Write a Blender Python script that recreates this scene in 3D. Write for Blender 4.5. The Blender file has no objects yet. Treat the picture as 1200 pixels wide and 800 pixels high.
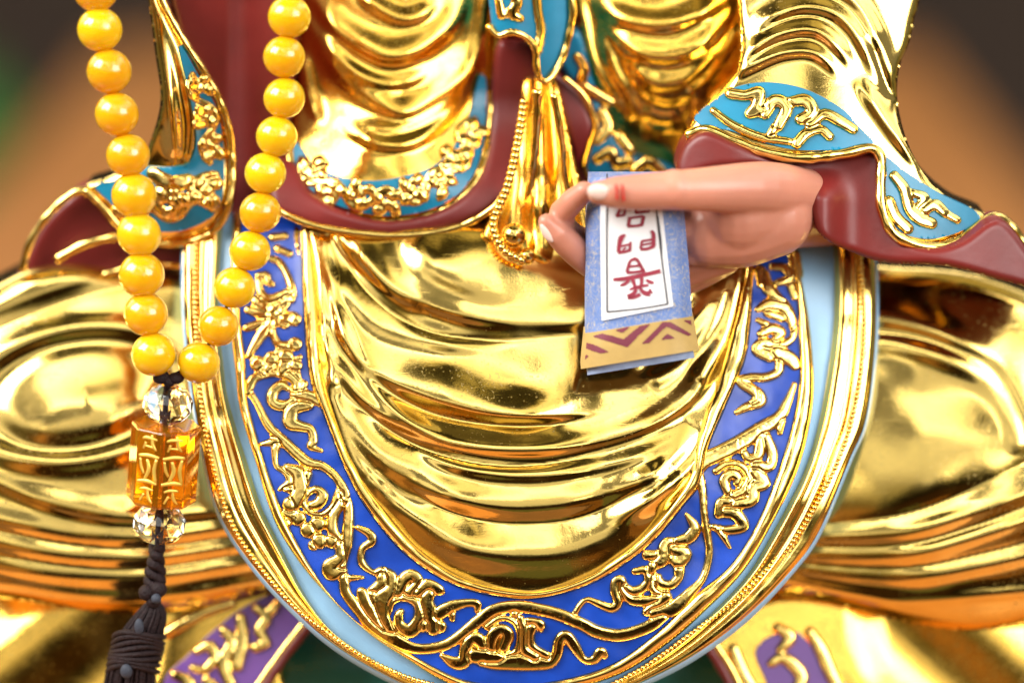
import bpy, math, random
import numpy as np
from mathutils import Vector

rng = np.random.default_rng(7)
random.seed(7)
SC = bpy.context.scene
COL = SC.collection

# ------------------------------------------------------------------ camera
S = 0.0002                       # metres per drawing unit (one unit is 0.2 mm)
DIST, PITCH, FPX = 0.70, math.radians(14.5), 3500.0
CAM = np.array([0.0, -DIST * math.cos(PITCH), DIST * math.sin(PITCH)])
cd = bpy.data.cameras.new('camera')
cam = bpy.data.objects.new('camera', cd)
COL.objects.link(cam)
cam.location = CAM
cam.rotation_euler = (math.pi / 2 - PITCH, 0, 0)
cd.sensor_width = 36.0
cd.lens = FPX / 1200 * 36.0
cd.clip_start, cd.clip_end = 0.02, 60.0
cd.dof.use_dof = True
cd.dof.focus_distance = 0.6955
cd.dof.aperture_fstop = 2.8
cd.dof.aperture_blades = 9
SC.camera = cam

# ------------------------------------------------------------------ world: the daylight room around the statue
world = bpy.data.worlds.new('World')
SC.world = world
world.use_nodes = True


def build_world():
    nt = world.node_tree
    nt.nodes.clear()
    N, L = nt.nodes.new, nt.links.new
    out = N('ShaderNodeOutputWorld')
    bg = N('ShaderNodeBackground')
    tc = N('ShaderNodeTexCoord')
    sep = N('ShaderNodeSeparateXYZ')
    L(tc.outputs['Generated'], sep.inputs[0])
    # cluttered room: the height of every boundary wobbles
    nz = N('ShaderNodeTexNoise')
    nz.inputs['Scale'].default_value = 1.7
    nz.inputs['Detail'].default_value = 1.0
    L(tc.outputs['Generated'], nz.inputs['Vector'])
    ma = N('ShaderNodeMath'); ma.operation = 'MULTIPLY_ADD'
    ma.inputs[1].default_value = 0.7
    ma.inputs[2].default_value = -0.35
    L(nz.outputs[0], ma.inputs[0])
    ad = N('ShaderNodeMath'); ad.operation = 'ADD'
    L(sep.outputs['Z'], ad.inputs[0]); L(ma.outputs[0], ad.inputs[1])
    mr = N('ShaderNodeMapRange')
    mr.inputs['From Min'].default_value = -1.0
    mr.inputs['From Max'].default_value = 1.0
    L(ad.outputs[0], mr.inputs['Value'])
    rp = N('ShaderNodeValToRGB')
    cr = rp.color_ramp
    stops = [(0.00, (0.07, 0.030, 0.010)), (0.25, (0.20, 0.085, 0.026)), (0.36, (0.34, 0.16, 0.055)), (0.43, (0.26, 0.13, 0.045)),
             (0.49, (0.06, 0.048, 0.02)), (0.54, (0.24, 0.20, 0.11)), (0.59, (0.70, 0.64, 0.46)), (0.64, (2.1, 2.05, 1.9)),
             (0.83, (2.7, 2.7, 2.6)), (0.91, (0.46, 0.40, 0.20)), (1.0, (0.22, 0.18, 0.08))]
    cr.elements[0].position, cr.elements[0].color = stops[0][0], (*stops[0][1], 1)
    cr.elements[1].position, cr.elements[1].color = stops[-1][0], (*stops[-1][1], 1)
    for p, c in stops[1:-1]:
        e = cr.elements.new(p); e.color = (*c, 1)
    L(mr.outputs[0], rp.inputs[0])
    # room clutter as dark and light noise blocks, shaped for the gold's reflections
    vo = N('ShaderNodeTexVoronoi')
    vo.feature = 'SMOOTH_F1'
    vo.inputs['Smoothness'].default_value = 0.12
    vo.inputs['Scale'].default_value = 2.9
    mp = N('ShaderNodeMapping'); mp.inputs['Scale'].default_value = (1.6, 1.6, 0.75)
    L(tc.outputs['Generated'], mp.inputs[0]); L(mp.outputs[0], vo.inputs['Vector'])
    vr = N('ShaderNodeValToRGB')
    vr.color_ramp.interpolation = 'LINEAR'
    for p, c in [(0.25, 0.12), (0.5, 0.5), (0.75, 2.3)]:
        if p == 0.25:
            e = vr.color_ramp.elements[0]; e.position = p
        elif p == 0.75:
            e = vr.color_ramp.elements[1]; e.position = p
        else:
            e = vr.color_ramp.elements.new(p)
        e.color = (c, c, c, 1)
    sv = N('ShaderNodeSeparateXYZ'); L(vo.outputs['Color'], sv.inputs[0])
    L(sv.outputs[0], vr.inputs[0])
    mx = N('ShaderNodeMix'); mx.data_type = 'RGBA'; mx.blend_type = 'MULTIPLY'
    mx.inputs['Factor'].default_value = 1.0
    L(rp.outputs[0], mx.inputs['A']); L(vr.outputs[0], mx.inputs['B'])
    # green patches added low in the world for the gold to reflect
    gm = N('ShaderNodeMapRange'); gm.interpolation_type = 'SMOOTHSTEP'
    gm.inputs['From Min'].default_value = 0.60; gm.inputs['From Max'].default_value = 0.72
    sw = N('ShaderNodeMath'); sw.operation = 'MULTIPLY'; L(sv.outputs[1], sw.inputs[0]); sw.inputs[1].default_value = 1.0
    L(sw.outputs[0], gm.inputs['Value'])
    lo = N('ShaderNodeMapRange'); lo.inputs['From Min'].default_value = 0.25; lo.inputs['From Max'].default_value = 0.05
    L(sep.outputs['Z'], lo.inputs['Value'])
    g2 = N('ShaderNodeMath'); g2.operation = 'MULTIPLY'; L(gm.outputs[0], g2.inputs[0]); L(lo.outputs[0], g2.inputs[1])
    g3 = N('ShaderNodeMath'); g3.operation = 'MULTIPLY'; L(g2.outputs[0], g3.inputs[0]); g3.inputs[1].default_value = 0.7
    mg = N('ShaderNodeMix'); mg.data_type = 'RGBA'
    L(g3.outputs[0], mg.inputs['Factor']); L(mx.outputs['Result'], mg.inputs['A'])
    mg.inputs['B'].default_value = (0.16, 0.19, 0.09, 1)
    L(mg.outputs['Result'], bg.inputs['Color'])
    bg.inputs['Strength'].default_value = 0.80
    L(bg.outputs[0], out.inputs[0])


build_world()


def lamp(name, loc, target, sx, sy, power, color):
    d = bpy.data.lights.new(name, 'AREA')
    d.shape = 'RECTANGLE'
    d.size, d.size_y = sx, sy
    d.energy = power
    d.color = color
    o = bpy.data.objects.new(name, d)
    COL.objects.link(o)
    o.location = loc
    o.rotation_euler = (Vector(target) - Vector(loc)).to_track_quat('-Z', 'Y').to_euler()
    return o


# a tall window of two panes high on the left, a wide bright opening on the right
lamp('window_light', (-1.24, -0.22, 0.98), (0, 0, 0), 0.46, 0.85, 20.0, (1.0, 0.97, 0.92))
lamp('window_light', (-0.98, -0.68, 1.02), (0, 0, 0), 0.46, 0.85, 20.0, (1.0, 0.97, 0.92))
lamp('window_light', (1.05, -1.05, 0.72), (0.05, 0, 0), 1.05, 0.75, 20.0, (1.0, 0.98, 0.95))

SC.view_settings.view_transform = 'Standard'
SC.view_settings.look = 'None'
SC.view_settings.exposure = 0.08
SC.view_settings.gamma = 1.0
SC.render.engine = 'CYCLES'
SC.cycles.max_bounces = 10
SC.cycles.glossy_bounces = 6
SC.cycles.transmission_bounces = 10
SC.cycles.use_denoising = True
SC.cycles.sample_clamp_indirect = 6.0
SC.cycles.caustics_reflective = False


# ------------------------------------------------------------------ geometry helpers
def P(x, y, d):
    """World point on the ray through drawing coordinate (x, y), d units in front of the statue's middle plane."""
    x, y, d = np.broadcast_arrays(np.asarray(x, float), np.asarray(y, float), np.asarray(d, float))
    cx, cy = (x - 600) / FPX, -(y - 400) / FPX
    c, s = math.cos(PITCH), math.sin(PITCH)
    rx, ry, rz = cx, c + cy * s, -s + cy * c
    t = (-d * S - CAM[1]) / ry
    return np.stack([CAM[0] + t * rx, CAM[1] + t * ry, CAM[2] + t * rz], -1)


def cr(pts, n, closed=False):
    """Catmull-Rom curve resampled to n points of even spacing (any number of columns)."""
    p = np.asarray(pts, float)
    if closed:
        q = np.vstack([p[-1], p, p[0], p[1]])
    else:
        q = np.vstack([2 * p[0] - p[1], p, 2 * p[-1] - p[-2]])
    out = []
    t = np.linspace(0, 1, 14, endpoint=False)[:, None]
    for i in range(1, len(q) - 2):
        a, b, c, d = q[i - 1], q[i], q[i + 1], q[i + 2]
        out.append(0.5 * (2 * b + (c - a) * t + (2 * a - 5 * b + 4 * c - d) * t ** 2 + (3 * b - a - 3 * c + d) * t ** 3))
    out.append(q[-2][None])
    c = np.vstack(out)
    L = np.concatenate([[0], np.cumsum(np.linalg.norm(np.diff(c[:, :2], axis=0), axis=1))])
    u = np.linspace(0, L[-1], n, endpoint=not closed)
    return np.stack([np.interp(u, L, c[:, k]) for k in range(c.shape[1])], -1)


def pdist(X, Y, pts, closed=False):
    """Distance, signed side and arc fraction to a polyline."""
    p = np.asarray(pts, float)[:, :2]
    if closed:
        p = np.vstack([p, p[:1]])
    best = np.full(X.shape, 1e9); sg = np.zeros(X.shape); tt = np.zeros(X.shape)
    seg = np.linalg.norm(np.diff(p, axis=0), axis=1)
    L = np.concatenate([[0], np.cumsum(seg)])
    for i in range(len(p) - 1):
        ax, ay = p[i]; bx, by = p[i + 1]
        dx, dy = bx - ax, by - ay
        l2 = dx * dx + dy * dy
        if l2 < 1e-9:
            continue
        t = np.clip(((X - ax) * dx + (Y - ay) * dy) / l2, 0, 1)
        ex, ey = X - (ax + t * dx), Y - (ay + t * dy)
        d = ex * ex + ey * ey
        m = d < best
        best = np.where(m, d, best)
        sg = np.where(m, dx * (Y - ay) - dy * (X - ax), sg)
        tt = np.where(m, (L[i] + t * seg[i]) / L[-1], tt)
    return np.sqrt(best), np.sign(sg), tt


def inside(X, Y, poly):
    p = np.asarray(poly, float)
    r = np.zeros(X.shape, bool)
    j = len(p) - 1
    for i in range(len(p)):
        xi, yi = p[i]; xj, yj = p[j]
        c = ((yi > Y) != (yj > Y))
        with np.errstate(divide='ignore', invalid='ignore'):
            r ^= c & (X < (xj - xi) * (Y - yi) / (yj - yi + 1e-12) + xi)
        j = i
    return r


def smooth(t):
    t = np.clip(t, 0, 1)
    return t * t * (3 - 2 * t)


def vnoise(X, Y, scale, seed):
    """Smooth value noise in [-1, 1]."""
    g = np.random.default_rng(seed).uniform(-1, 1, (97, 97))
    u, v = X / scale + 500.3, Y / scale + 500.7
    i, j = np.floor(u).astype(int), np.floor(v).astype(int)
    fu, fv = smooth(u - i), smooth(v - j)
    a = g[i % 97, j % 97]; b = g[(i + 1) % 97, j % 97]; c = g[i % 97, (j + 1) % 97]; d = g[(i + 1) % 97, (j + 1) % 97]
    return (a * (1 - fu) + b * fu) * (1 - fv) + (c * (1 - fu) + d * fu) * fv


def folds(X, Y, specs, n=36):
    """Sum of drapery ridges: (points, height, width on the left-hand side, width on the right-hand side)."""
    out = np.zeros(X.shape)
    for sp in specs:
        pts, h, wu, wd = sp[:4]
        c = cr(pts, n)
        d, sg, t = pdist(X, Y, c)
        w = np.where(sg < 0, wu, wd)
        soft = len(sp) > 4                      # a fold that dies out in the middle of the cloth
        tap = smooth(np.minimum(t * (4 if soft else 10) + (0.1 if soft else 0.4), (1 - t) * (3.5 if soft else 10) + (0 if soft else 0.4)))
        if h < 0:
            out += h * np.exp(-d / w) * tap
        else:
            out += h * np.exp(-(d / w) ** 2) * tap
    return out


def link(name, me, mat, parent=None):
    o = bpy.data.objects.new(name, me)
    COL.objects.link(o)
    if mat is not None:
        for m in (mat if isinstance(mat, (list, tuple)) else [mat]):
            me.materials.append(m)
    if parent is not None:
        o.parent = parent
    return o


def raw(name, v, f, mat, parent=None, flat=False, midx=None):
    me = bpy.data.meshes.new(name)
    me.from_pydata(np.asarray(v).tolist(), [], [list(map(int, q)) for q in f])
    me.polygons.foreach_set('use_smooth', np.full(len(me.polygons), not flat))
    if midx is not None:
        me.polygons.foreach_set('material_index', np.asarray(midx, np.int32))
    me.update()
    return link(name, me, mat, parent)


def with_skirt(v, f, T):
    """Close the rim of an open sheet with a wall that runs T units back."""
    cnt = {}
    for q in f:
        k = len(q)
        for i in range(k):
            a, b = q[i], q[(i + 1) % k]
            cnt[(a, b)] = cnt.get((a, b), 0) + 1
    ed = [(a, b) for (a, b) in cnt if (b, a) not in cnt]
    idx = {}
    vs = [v]
    n = len(v)
    add = []
    for e in ed:
        for a in e:
            if a not in idx:
                idx[a] = n + len(add)
                add.append(v[a]); add.append(v[a] + np.array([0, T * S, 0]))
    nf = [(idx[b], idx[a], idx[a] + 1, idx[b] + 1) for a, b in ed]
    if add:
        vs.append(np.array(add))
    return np.vstack(vs), list(f) + nf


def patch(name, outline, D, mat, parent=None, res=3.0, skirt=40, smooth_outline=True):
    """A solid piece with the given front outline, whose front surface has depth D(x, y, distance to the rim)."""
    oc = cr(outline, max(60, len(outline) * 10), closed=True) if smooth_outline else np.asarray(outline, float)
    x0, y0 = oc.min(0) - res; x1, y1 = oc.max(0) + res
    xs = np.arange(x0, x1 + res, res); ys = np.arange(y0, y1 + res, res)
    X, Y = np.meshgrid(xs, ys)
    ins = inside(X, Y, oc)
    nx = len(xs)
    q = ins[:-1, :-1].astype(int) + ins[1:, :-1] + ins[:-1, 1:] + ins[1:, 1:]
    jj, ii = np.nonzero(q >= 2)
    quads = np.stack([jj * nx + ii, (jj + 1) * nx + ii, (jj + 1) * nx + ii + 1, jj * nx + ii + 1], -1)
    used = np.unique(quads)
    remap = np.full(X.size, -1); remap[used] = np.arange(len(used))
    x = X.ravel()[used].copy(); y = Y.ravel()[used].copy(); inn = ins.ravel()[used]
    # bring the outer ring of corners onto the outline
    fq = remap[quads]
    o = np.nonzero(~inn)[0]
    near = np.zeros(len(x), bool)
    a = fq.ravel(); near_faces = (~inn)[fq].any(1)
    near[fq[near_faces].ravel()] = True
    d, sg, t = pdist(x, y, oc, closed=True)
    mv = np.nonzero((~inn) | (near & (d < res * 0.45)))[0]
    for k in mv:
        seg = oc; nxt = np.roll(oc, -1, 0)
        dv = nxt - seg
        tt = np.clip(((x[k] - seg[:, 0]) * dv[:, 0] + (y[k] - seg[:, 1]) * dv[:, 1]) / ((dv ** 2).sum(1) + 1e-9), 0, 1)
        qx = seg[:, 0] + tt * dv[:, 0]; qy = seg[:, 1] + tt * dv[:, 1]
        b = np.argmin((qx - x[k]) ** 2 + (qy - y[k]) ** 2)
        x[k], y[k] = qx[b], qy[b]
        d[k] = 0
    v = P(x, y, D(x, y, d))
    v, f = with_skirt(v, [tuple(r) for r in fq], skirt) if skirt else (v, fq)
    return raw(name, v, f, mat, parent)


def roll(e, R):
    """Rounded edge: 0 inside, falling to -R at the rim."""
    u = np.clip(1 - e / R, 0, 1)
    return -R * (1 - np.sqrt(np.clip(1 - u * u, 0, 1)))


def loft(name, CA, CB, prof, D, mat, parent=None, nv=14, skirt=30, n=420):
    """Strip between two long curves; prof(u) is the depth across it."""
    A = cr(CA, n); B = cr(CB, n)
    us = np.linspace(0, 1, nv)
    x = A[:, None, 0] * (1 - us) + B[:, None, 0] * us
    y = A[:, None, 1] * (1 - us) + B[:, None, 1] * us
    t = np.linspace(0, 1, n)[:, None] + 0 * us
    v = P(x, y, D(x, y) + prof(us[None, :] + 0 * t, t, x, y)).reshape(-1, 3)
    f = [(i * nv + j, i * nv + j + 1, (i + 1) * nv + j + 1, (i + 1) * nv + j) for i in range(n - 1) for j in range(nv - 1)]
    if skirt:
        v, f = with_skirt(v, f, skirt)
    return raw(name, v, f, mat, parent)


def relief_field(strokes, x0, x1, y0, y1, res, k=0.85):
    """Height field of cast scrollwork: the union of round-backed tapering strokes."""
    xs = np.arange(x0, x1, res); ys = np.arange(y0, y1, res)
    X, Y = np.meshgrid(xs, ys)
    H = np.full(X.shape, -9.0)
    I = np.full(X.shape, -1)
    for si, st in enumerate(strokes):
        st = np.asarray(st, float)
        if len(st) == 1:
            c = st
        else:
            ln = np.linalg.norm(np.diff(st[:, :2], axis=0), axis=1).sum()
            c = cr(st, max(4, int(ln / 2.2)))
        for (px, py, r) in c:
            r = max(r * 1.03 + 0.55, 1.7)
            i0 = max(0, int((px - r - 4 - x0) / res)); i1 = min(len(xs), int((px + r + 4 - x0) / res) + 2)
            j0 = max(0, int((py - r - 4 - y0) / res)); j1 = min(len(ys), int((py + r + 4 - y0) / res) + 2)
            if i1 <= i0 or j1 <= j0:
                continue
            d = np.hypot(X[j0:j1, i0:i1] - px, Y[j0:j1, i0:i1] - py)
            f = r - d
            h = np.where(f > 0, k * np.sqrt(np.clip(f * (2 * r - f), 0, None)), f * 1.6)
            I[j0:j1, i0:i1] = np.where(h > H[j0:j1, i0:i1], si, I[j0:j1, i0:i1])
            H[j0:j1, i0:i1] = np.maximum(H[j0:j1, i0:i1], h)
    G = np.zeros(X.shape)
    for ax in (0, 1):
        e = (np.diff(I, axis=ax) != 0).astype(float)
        G += np.pad(e, [(0, 1), (0, 0)] if ax == 0 else [(0, 0), (0, 1)]) + np.pad(e, [(1, 0), (0, 0)] if ax == 0 else [(0, 0), (1, 0)])
    G = np.clip(G, 0, 1)
    for _ in range(2):
        G[1:-1, 1:-1] = (2 * G[1:-1, 1:-1] + G[:-2, 1:-1] + G[2:, 1:-1] + G[1:-1, :-2] + G[1:-1, 2:]) / 6
    return X, Y, H, G


def scroll_mesh(name, strokes, D, mat, parent, res=1.5, k=1.25, clip=None, lift=0.0, wob=0.10, cap=5.8):
    a = np.vstack([np.asarray(s, float) for s in strokes])
    X, Y, H, G = relief_field(strokes, a[:, 0].min() - 14, a[:, 0].max() + 14, a[:, 1].min() - 14, a[:, 1].max() + 14, res, k)
    Hs = H.copy()
    Hs[1:-1, 1:-1] = (4 * H[1:-1, 1:-1] + H[:-2, 1:-1] + H[2:, 1:-1] + H[1:-1, :-2] + H[1:-1, 2:]) / 8
    Hn = np.where(Hs > 0, cap * np.tanh(Hs / cap) + wob * vnoise(X, Y, 6.0, 3) * smooth(Hs / 3) + wob * 0.5 * vnoise(X, Y, 3.0, 5) * smooth(Hs / 3), Hs)
    Hn = Hn - 2.0 * G * smooth((H - 1.5) / 2.5)
    ok = H > -2.6
    if clip is not None:
        ok &= inside(X, Y, clip)
    nx = X.shape[1]
    q = ok[:-1, :-1] & ok[1:, :-1] & ok[:-1, 1:] & ok[1:, 1:]
    jj, ii = np.nonzero(q)
    quads = np.stack([jj * nx + ii, (jj + 1) * nx + ii, (jj + 1) * nx + ii + 1, jj * nx + ii + 1], -1)
    used = np.unique(quads)
    remap = np.full(X.size, -1); remap[used] = np.arange(len(used))
    x = X.ravel()[used]; y = Y.ravel()[used]
    v = P(x, y, D(x, y) + Hn.ravel()[used] + lift)
    return raw(name, v, remap[quads], mat, parent)


def curls(guide, w, step, seed, r=4.0):
    """Running scroll ornament: a wavy stem with alternating spirals and leaf lobes."""
    rg = np.random.default_rng(seed)
    g = np.asarray(guide, float)
    L = np.linalg.norm(np.diff(g, axis=0), axis=1).sum()
    n = max(2, int(L / step))
    c = cr(g, n * 8 + 1)
    tan = np.gradient(c, axis=0); tan /= np.linalg.norm(tan, axis=1)[:, None] + 1e-9
    nor = np.stack([-tan[:, 1], tan[:, 0]], -1)
    ph = np.arange(len(c)) / 8.0 * math.pi
    st = [np.column_stack([c + nor * (np.sin(ph) * w * 0.30)[:, None], np.full(len(c), r * 0.75)])]
    for i in range(n):
        m = i * 8 + 4
        sd = 1 if i % 2 == 0 else -1
        ctr = c[m] - nor[m] * sd * w * 0.10
        a0 = rg.uniform(0, 6.28)
        q = []
        for a in np.linspace(0, 4.6, 14):
            rad = w * 0.34 * (1 - a / 5.6)
            q.append([ctr[0] + rad * math.cos(a0 + sd * a), ctr[1] + rad * math.sin(a0 + sd * a), r * (0.55 + 0.09 * a)])
        st.append(q)
        for b in range(4):
            an = a0 + b * 1.5 + rg.uniform(-.3, .3); R = w * rg.uniform(.36, .5)
            p0 = ctr + np.array([math.cos(an), math.sin(an)]) * w * 0.24
            p1 = ctr + np.array([math.cos(an + .4), math.sin(an + .4)]) * R
            st.append([[*p0, r], [*(0.5 * (p0 + p1) + rg.uniform(-2, 2, 2)), r * 1.25], [*p1, r * .6]])
    return st


def tube_geo(pts, rad, seg=10, caps=True):
    """Swept tube through world points; rad in metres, per point."""
    p = np.asarray(pts, float); n = len(p)
    rad = np.broadcast_to(np.asarray(rad, float), (n,))
    tan = np.gradient(p, axis=0); tan /= np.linalg.norm(tan, axis=1)[:, None] + 1e-12
    up = np.array([0.13, -1.0, 0.21]); up /= np.linalg.norm(up)
    v, f = [], []
    a = np.linspace(0, 2 * math.pi, seg, endpoint=False)
    prev = None
    for i in range(n):
        u = up if prev is None else prev
        x = u - tan[i] * (u @ tan[i])
        if np.linalg.norm(x) < 1e-6:
            x = np.array([1.0, 0, 0])
        x /= np.linalg.norm(x); prev = x
        yv = np.cross(tan[i], x)
        v.append(p[i] + rad[i] * (np.cos(a)[:, None] * x + np.sin(a)[:, None] * yv))
    v = np.vstack(v)
    for i in range(n - 1):
        for j in range(seg):
            k = (j + 1) % seg
            f.append((i * seg + j, i * seg + k, (i + 1) * seg + k, (i + 1) * seg + j))
    if caps:
        f.append(tuple(range(seg))[::-1]); f.append(tuple((n - 1) * seg + j for j in range(seg)))
    return v, f


def merge(geos):
    vs, fs, o = [], [], 0
    for v, f in geos:
        vs.append(np.asarray(v)); fs += [tuple(int(i) + o for i in q) for q in f]; o += len(v)
    return np.vstack(vs), fs


def rope(name, pts, D, r, mat, parent, n=None, lift=0.0, taper=False):
    """A raised gold cord laid along a curve given in drawing coordinates."""
    p = np.asarray(pts, float)
    ln = np.linalg.norm(np.diff(p[:, :2], axis=0), axis=1).sum()
    c = cr(p, n or max(12, int(ln / 4)))
    d = D(c[:, 0], c[:, 1]) + lift if callable(D) else np.full(len(c), D + lift)
    rr = np.full(len(c), r * S)
    if taper:
        rr *= np.sin(np.linspace(0.25, math.pi - 0.25, len(c))) ** .6
    rr = rr * (1 + 0.08 * np.sin(np.arange(len(c)) * 0.9 + 1.1 * np.sin(np.arange(len(c)) * .31)))
    v, f = tube_geo(P(c[:, 0], c[:, 1], d), rr)
    return raw(name, v, f, mat, parent)


def sphere_geo(c, r, nu=28, nv=18, sc=(1, 1, 1)):
    v = [np.array([0, 0, 1.0])]
    for i in range(1, nv):
        th = math.pi * i / nv
        for j in range(nu):
            ph = 2 * math.pi * j / nu
            v.append(np.array([math.sin(th) * math.cos(ph), math.sin(th) * math.sin(ph), math.cos(th)]))
    v.append(np.array([0, 0, -1.0]))
    v = np.array(v) * np.array(sc) * r + np.asarray(c)
    f = [(0, 1 + j, 1 + (j + 1) % nu) for j in range(nu)]
    for i in range(nv - 2):
        for j in range(nu):
            a = 1 + i * nu + j; b = 1 + i * nu + (j + 1) % nu
            f.append((a, a + nu, b + nu, b))
    e = len(v) - 1; s0 = 1 + (nv - 2) * nu
    f += [(e, s0 + (j + 1) % nu, s0 + j) for j in range(nu)]
    return v, f


def lathe_geo(profile, nu, axis_p, axis_dir, facet=False):
    """profile: (radius, height) in metres about an axis."""
    ax = np.asarray(axis_dir, float); ax /= np.linalg.norm(ax)
    u = np.cross(ax, [0, -1.0, 0.0]); u /= np.linalg.norm(u); w = np.cross(ax, u)
    v, f = [], []
    for k, (r, h) in enumerate(profile):
        off = (k % 2) * math.pi / nu if facet else 0
        for j in range(nu):
            a = 2 * math.pi * j / nu + off
            v.append(np.asarray(axis_p) + ax * h + r * (math.cos(a) * u + math.sin(a) * w))
    m = len(profile)
    for k in range(m - 1):
        for j in range(nu):
            j2 = (j + 1) % nu
            a, b, c, d = k * nu + j, k * nu + j2, (k + 1) * nu + j2, (k + 1) * nu + j
            if facet:
                if k % 2 == 0:
                    f += [(a, b, d), (b, c, d)]
                else:
                    f += [(a, b, c), (a, c, d)]
            else:
                f.append((a, b, c, d))
    f.append(tuple(range(nu))[::-1]); f.append(tuple((m - 1) * nu + j for j in range(nu)))
    return np.array(v), f


def thing(name, label, cat, loc=(0, 0, 0)):
    o = bpy.data.objects.new(name, None)
    COL.objects.link(o)
    o.location = loc
    o['label'] = label; o['category'] = cat
    o.empty_display_size = 0.02
    return o


# ------------------------------------------------------------------ materials
def mat(name, color, rough=0.4, metal=0.0, var=0.12, vscale=60.0, bump=0.0, bscale=400.0, rvar=0.0, **kw):
    m = bpy.data.materials.new(name)
    m.use_nodes = True
    nt = m.node_tree
    b = nt.nodes['Principled BSDF']
    N, L = nt.nodes.new, nt.links.new
    tc = N('ShaderNodeTexCoord')
    nz = N('ShaderNodeTexNoise'); nz.inputs['Scale'].default_value = vscale; nz.inputs['Detail'].default_value = 5
    L(tc.outputs['Object'], nz.inputs['Vector'])
    rp = N('ShaderNodeValToRGB')
    c = np.array(color)
    rp.color_ramp.elements[0].position = 0.3; rp.color_ramp.elements[1].position = 0.7
    rp.color_ramp.elements[0].color = (*np.clip(c * (1 - var), 0, 1), 1)
    rp.color_ramp.elements[1].color = (*np.clip(c * (1 + var), 0, 1), 1)
    L(nz.outputs[0], rp.inputs[0]); L(rp.outputs[0], b.inputs['Base Color'])
    b.inputs['Metallic'].default_value = metal
    b.inputs['Roughness'].default_value = rough
    if rvar:
        n2 = N('ShaderNodeTexNoise'); n2.inputs['Scale'].default_value = vscale * 2.3; n2.inputs['Detail'].default_value = 6
        L(tc.outputs['Object'], n2.inputs['Vector'])
        r2 = N('ShaderNodeMapRange'); r2.inputs['From Min'].default_value = .3; r2.inputs['From Max'].default_value = .75
        r2.inputs['To Min'].default_value = max(0, rough - rvar); r2.inputs['To Max'].default_value = rough + rvar
        L(n2.outputs[0], r2.inputs['Value']); L(r2.outputs[0], b.inputs['Roughness'])
    if bump:
        n3 = N('ShaderNodeTexNoise'); n3.inputs['Scale'].default_value = bscale; n3.inputs['Detail'].default_value = 4
        L(tc.outputs['Object'], n3.inputs['Vector'])
        bp = N('ShaderNodeBump'); bp.inputs['Strength'].default_value = bump; bp.inputs['Distance'].default_value = 0.0005
        L(n3.outputs[0], bp.inputs['Height']); L(bp.outputs[0], b.inputs['Normal'])
    for k, v in kw.items():
        b.inputs[k.replace('_', ' ')].default_value = v
    return m


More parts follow.
